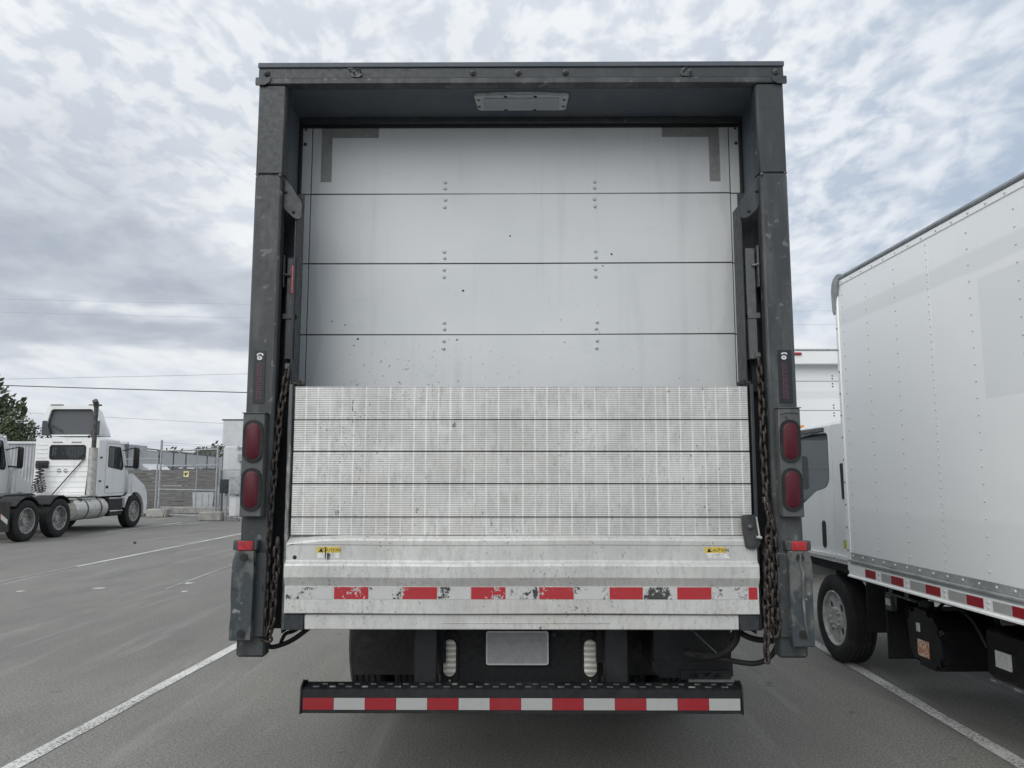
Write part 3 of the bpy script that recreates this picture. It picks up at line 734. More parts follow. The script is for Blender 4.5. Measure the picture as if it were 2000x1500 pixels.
# lift chains, link by link
lk = B(); n_ = 5; pth = []
for i in range(n_ + 1): a = math.pi*i/n_; pth.append((.0085*math.cos(a), 0, .0135 + .0085*math.sin(a)))
for i in range(n_ + 1): a = math.pi + math.pi*i/n_; pth.append((.0085*math.cos(a), 0, -.0135 + .0085*math.sin(a)))
lk.tube(pth, .0048, 6, closed=True); lk.xform(Matrix.Diagonal((1.42, 1.42, 1.20, 1))); lk = lk.mesh('link', chain_m, 60)
def chain(name, pts, parent, seed):
    r = random.Random(seed)
    a = B(); p = Vector(pts[0]); a.box(p.x - .012, p.x + .012, p.y - .004, p.y + .03, p.z + .0, p.z + .03, .003); root = a.obj(name, bolt_m, parent)
    P_ = [Vector(q) for q in pts]; seg = [(P_[i+1] - P_[i]).length for i in range(len(P_)-1)]; tot_ = sum(seg)
    pitch = .0395; n = int(tot_/pitch)
    def at(d_):
        i = 0
        while i < len(seg)-1 and d_ > seg[i]: d_ -= seg[i]; i += 1
        return P_[i].lerp(P_[i+1], d_/seg[i]), (P_[i+1] - P_[i]).normalized()
    for i in range(n):
        q, tdir = at((i + .5)*pitch)
        rot = tdir.to_track_quat('-Z', 'Y').to_matrix() @ Matrix.Rotation((i % 2)*math.pi/2 + .6 + r.uniform(-.25, .25), 3, 'Z')
        o = link('link', lk, root); o.matrix_local = Matrix.Translation(q + Vector((r.uniform(-.003, .003), r.uniform(-.003, .003), 0))) @ rot.to_4x4()
    return root
chain('lift_chain', [(-1.112, .03, 2.15), (-1.132, .02, 1.96), (-1.148, .01, 1.72), (-1.160, .0, 1.48), (-1.164, -.005, 1.30), (-1.168, -.008, 1.10), (-1.166, -.008, .92), (-1.150, -.01, .915), (-1.128, -.01, .99), (-1.122, -.008, 1.18), (-1.118, .005, 1.39)], T, 1)
chain('lift_chain', [(1.128, .03, 2.20), (1.130, .02, 2.0), (1.128, .01, 1.77), (1.127, .0, 1.58), (1.140, -.01, 1.46), (1.114, -.018, 1.29), (1.106, -.02, 1.10), (1.100, -.02, .93), (1.097, -.02, .79)], T, 2)
chain('lift_chain', [(1.128, -.008, 1.52), (1.150, -.016, 1.40), (1.158, -.018, 1.20), (1.156, -.016, .97), (1.143, -.016, .935), (1.130, -.02, 1.0), (1.134, -.03, 1.22), (1.122, -.034, 1.36), (1.110, -.036, 1.2), (1.122, -.036, 1.05)], T, 3)
# hydraulic hoses
def arcpts(ctrl, n=14):
    c = [Vector(p) for p in ctrl]; out_ = []
    for i in range(len(c)-1):
        p0, p1, p2, p3 = c[max(i-1, 0)], c[i], c[i+1], c[min(i+2, len(c)-1)]
        for k in range(n//2):
            t = k/(n//2); out_.append(.5*((2*p1) + (-p0 + p2)*t + (2*p0 - 5*p1 + 4*p2 - p3)*t*t + (-p0 + 3*p1 - 3*p2 + p3)*t**3))
    out_.append(c[-1]); return out_
for pts, r in (([(-1.00, .16, .935), (-1.06, .15, .890), (-1.12, .16, .858), (-1.19, .16, .845), (-1.21, .17, .90)], .0115),
               ([(-1.03, .16, .945), (-1.08, .17, .915), (-1.12, .17, .90), (-1.14, .17, .86)], .009)):
    b = B(); b.tube(arcpts(pts), r, 8); b.obj('hydraulic_hose', rubber, T)
for pts, r in (([(1.03, .20, .94), (1.02, .20, .87), (.97, .22, .81), (.90, .25, .785), (.80, .30, .79)], .021),
               ([(.84, .26, .795), (1.0, .22, .77), (1.11, .20, .762), (1.18, .20, .79), (1.215, .19, .85), (1.215, .17, .95)], .0125),
               ([(1.02, .20, .93), (1.06, .20, .895), (1.12, .20, .873), (1.20, .19, .868)], .014),
               ([(1.08, .2, .95), (1.03, .2, .92), (.99, .21, .87)], .010)):
    b = B(); b.tube(arcpts(pts), r, 8); b.obj('hydraulic_hose', rubber, T)
b = B(); b.tube([(.78, .24, .95), (.93, .2, .81)], .004, 6); b.obj('cable', worn_steel, T)
# underride bumper with step
BU = B()
BU.prism([(.105, .560), (.105, .662), (.112, .668), (.20, .676), (.20, .668), (.118, .658), (.118, .570), (.16, .566), (.16, .560)], 'x', -1.014, 1.012)
BU = BU.obj('bumper', black_metal, T)
for s in (-1, 1):
    b = B(); b.prism([(.098, .556), (.098, .676), (.150, .700), (.158, .690), (.215, .682), (.215, .556)], 'x', s*1.0145, s*1.0225, .002); b.obj('end_plate', black_metal, BU)
b = B()
for k in range(26):
    x = -.97 + k*.076
    b.box(x, x + .030, .125, .137, .6690, .6745, .001); b.box(x + .036, x + .062, .160, .170, .6722, .6775, .001)
b.obj('step_tread', worn_steel, BU, kind='stuff')
xs = [-1.010 + (2.018/14)*i for i in range(15)]
for i in range(14):
    b = B(); b.box(xs[i] + .0008, xs[i+1] - .0008, .1028, .1046, .576, .628); b.obj('reflective_tape', tape_red if i % 2 == 0 else tape_white, BU)
# hangers, cross plate, lamps and licence plate
for s in (-1, 1):
    x = .455*s
    b = B(); b.box(x - .055, x + .055, .20, .30, .59, .98, .006); b.obj('bumper_hanger', black_metal, T)
b = B(); b.prism([(.90, .668), (.885, .60), (.90, .60), (.94, .60), (.945, .668)], 'y', .16, .20); b.obj('bumper_stay', black_metal, T)
b = B(); b.box(-.40, .40, .37, .40, .62, 1.0, .004); b.obj('cross_plate', chassis, T)
for x in (-.353, .343):
    b = B(); b.prism(stadium(x, .750, .088, .260), 'y', .355, .369, .003); bz = b.obj('reverse_light', rubber, T)
    b = B(); st = stadium(x, .752, .062, .176); inn = stadium(x, .752, .046, .158)
    b.loft([[(p[0], .3535, p[1]) for p in st], [(p[0], .346, p[1]) for p in st], [(p[0], .341, p[1]) for p in inn]]); b.obj('lens', lens_clear, bz)
    b = B(); b.dome((x, .354, .642), .006, .004, n=8); b.obj('screw', zinc, bz)
b = B(); b.plate(rrect(-.172, .136, .722, .884, .012), [rrect(-.166, .130, .729, .877, .010)], 'y', .330, .3345); pl = b.obj('licence_plate', plate_rim, T)
b = B(); b.prism(rrect(-.168, .132, .727, .879, .010), 'y', .3315, .3350); b.obj('blank_plate_face', plate_grey, pl)
b = B(); b.dome((.165, .34, .868), .017, .02, n=10); b.obj('plate_lamp', dark_steel, pl)
# running gear
for s in (-1, 1):
    b = B(); b.box(s*.37, s*.45, .30, 8.6, .74, 1.0); b.obj('frame_rail', chassis, T)
b = B()
for y in (.7, 1.5, 3.2, 4.4, 5.6): b.box(-.37, .37, y, y + .09, .78, .97)
b.obj('cross_members', chassis, T)
b = B(); b.cyl((-1.0, 2.45, .50), (1.0, 2.45, .50), .075, n=14); b.lathe([(.0, -.22), (.16, -.18), (.23, 0), (.16, .18), (0, .22)], (0, 2.45, .50), 'y', 18); b.tube([(0, 2.65, .52), (0, 6.5, .66)], .05, 10); b.obj('rear_axle', chassis, T)
for s in (-1, 1):
    b = B()
    for k in range(4): b.box(s*.50, s*.58, 1.75 + k*.12, 3.15 - k*.12, .62 + k*.018, .636 + k*.018)
    b.obj('leaf_spring', chassis, T)
b = B(); b.box(-1.11, -.50, 1.70, 1.715, .335, 1.0); b.box(-1.11, -.50, 1.69, 1.70, .96, 1.0); b.obj('mud_flap', rubber, T)
b = B(); b.box(.50, 1.11, 1.70, 1.715, .335, 1.0); b.obj('mud_flap', rubber, T)
b = B(); b.box(.66, 1.064, .43, .78, .675, .985, .012); b.prism([(.66, .72), (.66, .675), (.70, .64), (1.05, .635), (1.066, .65), (1.066, .72)], 'y', .425, .43)
b.obj('pump_box', black_metal, T)
b = B(); tri = []
for k in range(3):
    x = .85 + k*.055; tri.append([(x, .648), (x + .042, .648), (x + .021, .668)] if k % 2 == 0 else [(x + .021, .648), (x + .048, .668), (x - .004, .668)])
b = b.plate([(.80, .636), (1.05, .636), (1.05, .68), (.80, .68)], tri, 'y', .405, .412); b.obj('truss_bracket', black_metal, T)
b = B(); b.box(.30, .34, .55, 1.3, .60, .95); b.cyl((.56, .75, .80), (.56, 1.5, .80), .11, n=16); b.obj('air_tank', chassis, T)

# ------------------------------------------------------------------ wheels
def wheel(parent, c, Rt, wd, side, rim_m, style, name='wheel'):
    """disc + barrel as the wheel mesh, tyre as its child; side: +1 the outer face looks to +x"""
    cx, cy, cz = c; h = wd/2; o = side
    rr = Rt*.60
    b = B()
    b.lathe([(rr*1.06, o*h*.93), (rr*1.02, o*h*.97), (rr*.97, o*h*.90), (rr*.94, o*h*.4), (rr*.94, -o*h*.9), (rr*1.05, -o*h*.93)], c, 'x', 28)
    dep = o*h*(.55 if style == 'front' else .05 if style == 'dual' else .72)
    holes = []; nh, hr, hc = (8, .085, .70) if style != 'cap' else (4, .15, .62)
    for k in range(nh):
        a = 2*math.pi*(k + .5)/nh
        holes.append([(cy + rr*(hc*math.cos(a) + hr*math.cos(q*math.pi/5)), cz + rr*(hc*math.sin(a) + hr*math.sin(q*math.pi/5))) for q in range(10)])
    b.plate([(cy + rr*.95*math.cos(k*math.pi/14), cz + rr*.95*math.sin(k*math.pi/14)) for k in range(28)], holes, 'x', cx + dep - o*.008, cx + dep)
    pr = o*h*(.30 if style == 'front' else .42 if style == 'dual' else .14)
    b.lathe([(rr*.44, dep), (rr*.42, dep + pr*.3), (rr*.30, dep + pr*.5), (rr*.27, dep + pr), (.001, dep + pr*1.02)], c, 'x', 20)
    for k in range(10):
        a = 2*math.pi*k/10; y, z = cy + rr*.36*math.cos(a), cz + rr*.36*math.sin(a)
        b.cyl((cx + dep, y, z), (cx + dep + o*.035, y, z), .014, n=6)
    w_ = b.obj(name, rim_m, parent)
    b = B()
    prof = [(rr*1.02, o*h*.86), (rr*1.10, o*h*1.0), (Rt*.80, o*h*1.03), (Rt*.93, o*h*.97), (Rt*.985, o*h*.84)]
    for k in range(5):                                     # tread grooves
        x0 = o*h*(.80 - k*.34); prof += [(Rt, x0), (Rt, x0 - o*h*.22), (Rt*.978, x0 - o*h*.225), (Rt*.978, x0 - o*h*.335)] if k < 4 else [(Rt, x0), (Rt, x0 - o*h*.22)]
    prof += [(Rt*.985, -o*h*.84), (Rt*.93, -o*h*.97), (Rt*.80, -o*h*1.03), (rr*1.10, -o*h), (rr*1.02, -o*h*.86)]
    b.lathe(prof, c, 'x', 40)
    b.obj('tyre', tyre_m, w_)
    return w_
for s in (-1, 1):
    wheel(T, (s*1.08, 2.45, .50), .50, .25, s, galv, 'dual')
    wheel(T, (s*.77, 2.45, .50), .50, .25, s, galv, 'dual')
    wheel(T, (s*1.0, 10.1, .50), .50, .27, s, galv, 'front')

# ------------------------------------------------------------------ cab-over box truck parked on the right
Q = thing('box_truck', 'white cab-over box truck parked on the right, long riveted side facing the camera', 'truck', (2.64, 6.05, 0), R(2.25))
YB = -5.4
edges = [.135] + [-1.14 - 1.245*i for i in range(4)]
for i in range(4):
    b = B(); b.box(.0, .03, edges[i+1] + .0015, edges[i] - .0015, 1.045, 3.195, .001); b.obj('side_panel', side_white, Q)
b = B(); b.box(.032, .05, YB + .3, .12, 1.0, 3.2); b.box(2.36, 2.40, YB, .13, .9, 3.2); b.box(.05, 2.36, .09, .13, .9, 3.2); b.obj('box_wall', truck_white, Q)
b = B(); b.box(.04, 2.36, YB, .12, 3.205, 3.262, .02); b.obj('box_roof', truck_white, Q)
b = B(); b.box(.04, 2.36, YB, .12, .93, .99); b.obj('box_floor', chassis, Q)
b = B(); b.box(-.006, .05, -4.9, .11, 3.1875, 3.232, .004); tr = b.obj('top_rail', truck_white, Q)
b = B(); b.prism([(-.012, 3.2325), (-.016, 3.246), (.0, 3.268), (.05, 3.280), (.08, 3.270), (.05, 3.2325)], 'y', -4.9, .12); b.obj('roof_trim', mat('roof_trim_grey', (.20, .22, .235), .45, .3, (.15, .16, .17), 6), tr)
b = B(); b.box(-.004, .05, -4.9, .14, .995, 1.0475, .003); b.prism([(-.004, .9945), (-.022, .990), (-.022, .980), (-.006, .972), (-.006, .955), (.05, .955), (.05, .9945)], 'y', -4.9, .16)
br_ = b.obj('bottom_rail', alu_side, Q)
b = B(); b.prism([(-.012, .9545), (-.012, .875), (-.026, .868), (-.026, .858), (.05, .858), (.05, .9545)], 'y', -4.9, .165); b.obj('rail_face', truck_white, br_)
y = -.085; k = 0
reds = [(-.10, -.255), (-.475, -.635), (-.905, -1.068), (-1.335, -1.490), (-1.736, -1.895), (-2.15, -2.30), (-2.56, -2.71)]
for i, (a, c) in enumerate(reds):
    b = B(); b.box(-.0142, -.0123, c, a, .886, .944); b.obj('reflective_tape', tape_red, br_)
    if i < len(reds)-1:
        w0 = c - .085; w1 = reds[i+1][0] + .004
        b = B(); b.box(-.0142, -.0123, w1, w0, .886, .944); b.obj('reflective_tape', tape_white, br_)
rvb = B()
for i in range(1, 4):
    for j in range(43): rvb.dome((-.0005, edges[i] + .016, 1.075 + j*.0495), .0065, .004, 'x', -1, 6)
for y in (-.31, -.715, -1.55, -1.97, -2.8, -3.2, .07):
    for j in range(21): rvb.dome((-.0005, y, 1.10 + j*.1), .0075, .0045, 'x', -1, 6)
for j in range(24): rvb.dome((-.006, .06 - j*.165, 3.208), .010, .006, 'x', -1, 6)
for j in range(26): rvb.dome((-.004, .10 - j*.155, 1.022), .010, .006, 'x', -1, 6)
for a, c in reds:
    for z in (.897, .930): rvb.dome((-.012, c - .045, z), .011, .006, 'x', -1, 7)
rvb.obj('rivets', mat('rivet_grey', (.56, .58, .59), .45, .1), Q, kind='stuff')
# front corner trim and corner cap
b = B(); b.box(-.014, .04, .137, .185, .90, 3.12, .008); b.obj('corner_trim', truck_white, Q)
b = B()
for j in range(12): b.dome((-.014, .160, 1.06 + j*.178), .009, .005, 'x', -1, 6)
b.obj('trim_rivets', bolt_m, Q, kind='stuff')
b = B(); b.prism(rpoly([(.09, 3.29), (.20, 3.25), (.225, 3.17), (.215, 2.98), (.19, 2.955), (.165, 2.965), (.135, 3.12), (.08, 3.245)], .03), 'x', -.020, .05, .006); b.obj('corner_cap', mat('cap_casting', (.30, .32, .325), .5, .3, (.22, .235, .24), 9), Q)
# cab
cx0, cx1 = .22, 2.16
outer_back = [(.56, .885), (.876, .885), (.876, 2.10), (.58, 2.10)]
b = B(); b.plate(outer_back, [], 'x', cx0, cx0 + .03); cb = b.obj('cab', truck_white, Q)
b = B()
b.box(cx0 + .002, cx1, .555, .575, .885, 2.10); b.plate(outer_back, [], 'x', cx1 - .03, cx1)
b.box(cx0 + .03, cx1 - .03, .58, 2.2, .90, .95)
b.obj('cab_back', truck_white, cb)
dw = rpoly([(.955, 2.035), (.955, 1.60), (1.03, 1.535), (1.25, 1.50), (1.55, 1.375), (1.80, 1.315), (2.02, 1.30), (1.93, 1.62), (1.72, 2.035)], .05)
do = rpoly([(.884, 2.095), (.884, .885), (2.28, .885), (2.30, 1.10), (2.16, 1.36), (1.80, 2.095)], .02)
for x0, nm in ((cx0, 'door'), (cx1 - .03, 'door')):
    b = B(); b.plate(do, [dw], 'x', x0, x0 + .03); dr = b.obj(nm, truck_white, cb)
    if x0 == cx0: dL = dr
    c_ = (sum(p[0] for p in dw)/len(dw), sum(p[1] for p in dw)/len(dw))
    inn = [(c_[0] + (p[0]-c_[0])*.95, c_[1] + (p[1]-c_[1])*.94) for p in dw]
    b = B(); b.plate(dw, [inn], 'x', x0 + .006, x0 + .02); b.obj('window_seal', rubber, dr)
    b = B(); b.plate(inn, [], 'x', x0 + .012, x0 + .015); b.obj('window_glass', glass, dr)
b = B(); b.prism(stadium(1.108, 1.115, .075, .245), 'x', cx0 - .006, cx0 + .001); b.obj('door_handle', print_black, dL)
b = B(); b.box(cx0 - .010, cx0 + .0, 1.02, 1.85, 2.045, 2.085, .008); b.prism([(1.10, 2.045), (1.85, 2.045), (1.85, 1.985), (1.30, 2.03)], 'x', cx0 - .014, cx0 - .008); b.obj('rain_visor', mat('visor_smoke', (.05, .055, .06), .25), dL)
b = B(); b.prism(rpoly([(.895, .955), (2.2, .925), (2.2, .90), (.895, .925)], .01), 'x', cx0 - .022, cx0 + .0, .004); b.obj('sill_moulding', truck_white, dL)
b = B(); b.prism(rpoly([(.565, .955), (.872, .955), (.872, .925), (.565, .925)], .008), 'x', cx0 - .022, cx0 + .0, .004); b.obj('sill_moulding', truck_white, cb)
b = B(); b.prism(rpoly([(.665, 1.445), (.715, 1.440), (.730, 1.750), (.675, 1.755)], .015), 'x', cx0 - .006, cx0 + .001); b.obj('vent_slot', print_black, cb)
b = B(); b.box(cx0 - .002, cx0 + .001, .66, .735, 1.02, 1.095); b.obj('yellow_label', yellow_label, cb)
# roof with rounded crown
sec = [(cx0, 2.09), (cx0 + .02, 2.125), (cx0 + .08, 2.150), (cx0 + .4, 2.168), (cx1 - .4, 2.168), (cx1 - .08, 2.150), (cx1 - .02, 2.125), (cx1, 2.09)]
b = B(); b.loft([[(p[0], yy, p[1] + dz_) for p in sec] for yy, dz_ in ((.556, -.012), (.60, 0), (1.2, .004), (1.6, -.012), (1.80, -.05), (1.87, -.085))]); b.obj('cab_roof', truck_white, cb)
b = B(); b.prism([(1.87, 2.02), (2.26, 1.36), (2.27, 1.36), (1.88, 2.02)], 'x', cx0 + .06, cx1 - .06); b.obj('windscreen', glass, cb)
b = B(); b.prism([(2.2, 1.36), (2.28, 1.36), (2.36, 1.15), (2.36, .60), (2.26, .58), (2.2, .9)], 'x', cx0 + .01, cx1 - .01, .02); b.obj('cab_front', truck_white, cb)
for x in (cx0 + .03, cx1 - .03):
    b = B(); b.tube([(x, 1.85, 2.06), (x, 2.2, 1.42)], .03, 8); b.obj('windscreen_pillar', truck_white, cb)
b = B(); b.prism(stadium(cx0 + .10, 2.135, .035, .036), 'y', 1.72, 1.78, .004); b.obj('roof_marker', amber, cb)
b = B(); b.box(cx0 + .04, cx1 - .04, .60, 1.75, 2.06, 2.085); b.box(cx0 + .03, cx0 + .06, .9, 2.1, .95, 1.28); b.obj('cab_lining', interior, cb)
for x in (.55, 1.45):
    b = B(); b.box(x, x + .5, .70, .84, 1.15, 1.82, .05); b.box(x, x + .5, .72, 1.25, 1.05, 1.22, .05); b.box(x + .13, x + .37, .72, .80, 1.83, 2.0, .03); b.obj('seat', seat_m, cb)
b = B(); b.lathe([(.20 + .017*math.cos(k*math.pi/3), .017*math.sin(k*math.pi/3)) for k in range(6)], (0, 0, 0), 'z', 24, closed=True); b.xform(Matrix.Translation((.80, 1.62, 1.42)) @ Matrix.Rotation(R(-35), 4, 'X')); b.box(cx0 + .05, cx1 - .05, 1.85, 2.2, 1.1, 1.36, .03); b.obj('dashboard', seat_m, cb)
b = B(); b.tube([(cx0, 1.95, 1.85), (cx0 - .12, 2.02, 1.9), (cx0 - .14, 2.03, 1.6)], .012, 8); b.box(cx0 - .24, cx0 - .06, 2.01, 2.06, 1.5, 1.85, .02); b.obj('mirror', print_black, cb)
# running gear of the right truck
for x in (.80, 1.55):
    b = B(); b.box(x, x + .07, -5.2, 2.2, .62, .84); b.obj('frame_rail', chassis, Q)
b = B(); b.box(.26, .5, .56, 2.25, .80, .884, .01); b.box(.30, .52, .53, .545, .35, .86); b.obj('wheel_arch', rubber, cb)
b = B(); b.box(.50, 1.9, 1.0, 1.1, .36, .46); b.obj('front_axle', chassis, Q)
wheel(Q, (.355, 1.06, .378), .378, .225, -1, cap_white, 'cap'); wheel(Q, (2.02, 1.06, .378), .378, .225, 1, cap_white, 'cap')
for x, s in ((.28, -1), (.52, -1), (1.86, 1), (2.1, 1)): wheel(Q, (x, -3.1, .378), .378, .215, s, galv, 'dual')
b = B(); b.box(.28, .62, .18, .20, .22, .80, .004); b.obj('mud_flap', rubber, Q)
b = B(); b.box(.40, .80, -.33, .18, .46, .62, .02); b.obj('battery_tray', chassis, Q)
b = B(); b.box(.22, .24, -.36, .06, .735, .750, .003); b.cyl((.23, .0, .75), (.23, .0, .785), .016, n=8); b.cyl((.23, -.22, .75), (.23, -.22, .785), .016, n=8); b.box(.21, .26, -.02, .06, .62, .735, .004); b.obj('step_bracket', worn_steel, Q)
b = B(); b.box(.205, .2095, -.02, .05, .66, .71); b.obj('small_label', sticker_white, Q)
b = B(); b.prism(rpoly([(-.36, .42), (-.33, .66), (-.40, .72), (-.62, .715), (-.74, .60), (-.76, .40), (-.70, .335), (-.44, .335)], .04), 'x', .16, .58, .03); tk = b.obj('fluid_tank', fuel_black, Q)
b = B(); b.cyl((.26, -.42, .715), (.26, -.42, .755), .05, n=16); b.tube(arcpts([(.3, -.5, .72), (.3, -.62, .78), (.34, -.8, .70), (.34, -.95, .55)]), .012, 6); b.obj('filler_cap', dark_steel, tk)
b = B(); b.box(.1555, .159, -.60, -.46, .40, .51, .001); b.obj('orange_sticker', orange_label, tk)
b = B(); b.box(.1555, .159, -.50, -.455, .56, .62, .001); b.obj('small_label', sticker_white, tk)
b = B(); b.box(.30, .75, -1.55, -.98, .38, .70, .03); bx = b.obj('battery_box', fuel_black, Q)
b = B(); b.box(.288, .2985, -1.24, -1.10, .47, .57, .001); b.obj('box_label', sticker_white, bx)
b = B(); b.tube([(.27, -1.0, .385), (.27, -1.38, .385)], .008, 6); b.obj('grab_bar', worn_steel, bx)
b = B(); b.box(.36, .85, -2.5, -1.7, .40, .74, .05); b.obj('fuel_tank', fuel_black, Q)

# ------------------------------------------------------------------ third box truck, beyond the right one
V = thing('box_truck', 'white box truck with closed roll-up door, standing farther back between the two nearer trucks', 'truck', (5.38, 12.0, 0))
b = B()
for s in (-1, 1): b.box(s*1.24, s*1.28, .05, 6.5, 1.0, 3.52)
b.box(-1.28, 1.28, .3, 6.5, 3.525, 3.58); b.box(-1.24, 1.24, 6.45, 6.5, 1.0, 3.52); b.obj('box_wall', truck_white, V)
b = B(); b.box(-1.29, 1.29, 0, .10, 3.385, 3.60, .01); hb = b.obj('header_beam', truck_white, V)
b = B(); b.box(-1.30, 1.30, -.01, .12, 3.602, 3.63, .004); b.obj('drip_lip', alu_side, hb)
for x in (-.96, -.15, .15, .96):
    b = B(); b.box(x - .06, x + .06, -.03, -.001, 3.53, 3.57, .008); b.obj('marker_lamp', red_plastic, hb)
for s in (-1, 1):
    b = B(); b.box(s*1.19, s*1.29, .002, .10, .9, 3.383, .008); b.obj('corner_post', truck_white, V)
dv = B(); dv.box(-1.2, 1.2, .20, .22, 1.0, 3.40); dv = dv.obj('roll_up_door', dark_steel, V)
for i in range(5):
    b = B(); b.box(-1.19, 1.19, .17, .195, 3.135 - .467*i + .004, 3.135 + .467 - .467*i - .004 - (.2 if i == 0 else 0), .003); b.obj('door_panel', side_white, dv)
for i in range(3):
    for x in (-.36, .36):
        for dz_ in (.085, .04, -.04, -.085):
            b = B(); b.dome((x, .169, 3.135 - .467*i + dz_), .013, .008, n=6); b.obj('rivet', bolt_m, dv)
b = B(); b.box(-1.2, 1.2, -.05, .1, .62, .75, .01); b.box(-.4, -.3, 0, 6.3, .75, 1.0); b.box(.3, .4, 0, 6.3, .75, 1.0); b.obj('chassis_frame', chassis, V)
for s in (-1, 1): wheel(V, (s*1.05, 2.2, .5), .5, .26, s, galv, 'dual'); wheel(V, (s*1.0, 8.6, .5), .5, .27, s, galv, 'front')

def conventional_cab(t, y0):
    side_ = rpoly([(y0, .95), (y0, 2.45), (y0 + .12, 2.56), (y0 + 1.15, 2.50), (y0 + 1.65, 1.82), (y0 + 2.75, 1.55), (y0 + 2.95, 1.30), (y0 + 2.98, .70), (y0 + 1.2, .70), (y0 + 1.1, .95)], .10)
    b = B(); b.prism(side_, 'x', -1.02, 1.02, .06); c_ = b.obj('cab', truck_white, t)
    wn = rpoly([(y0 + .35, 2.30), (y0 + .35, 1.75), (y0 + 1.42, 1.72), (y0 + 1.05, 2.30)], .06)
    for s in (-1, 1):
        b = B(); b.prism(wn, 'x', s*1.018, s*1.026); b.obj('side_window', print_black, c_)
        b = B(); b.box(s*1.16, s*1.34, y0 + 1.35, y0 + 1.45, 1.75, 2.25, .03); b.tube([(s*1.0, y0 + 1.4, 2.0), (s*1.2, y0 + 1.4, 2.0)], .02, 6); b.obj('mirror', print_black, c_)
    b = B(); b.prism([(y0 + 1.22, 2.44), (y0 + 1.66, 1.86), (y0 + 1.70, 1.88), (y0 + 1.26, 2.46)], 'x', -.88, .88); b.obj('windscreen', print_black, c_)
    b = B(); b.box(-1.15, 1.15, y0 + 2.9, y0 + 3.1, .45, .75, .04); b.obj('front_bumper', chassis, c_)
conventional_cab(T, 8.05); conventional_cab(V, 6.6)

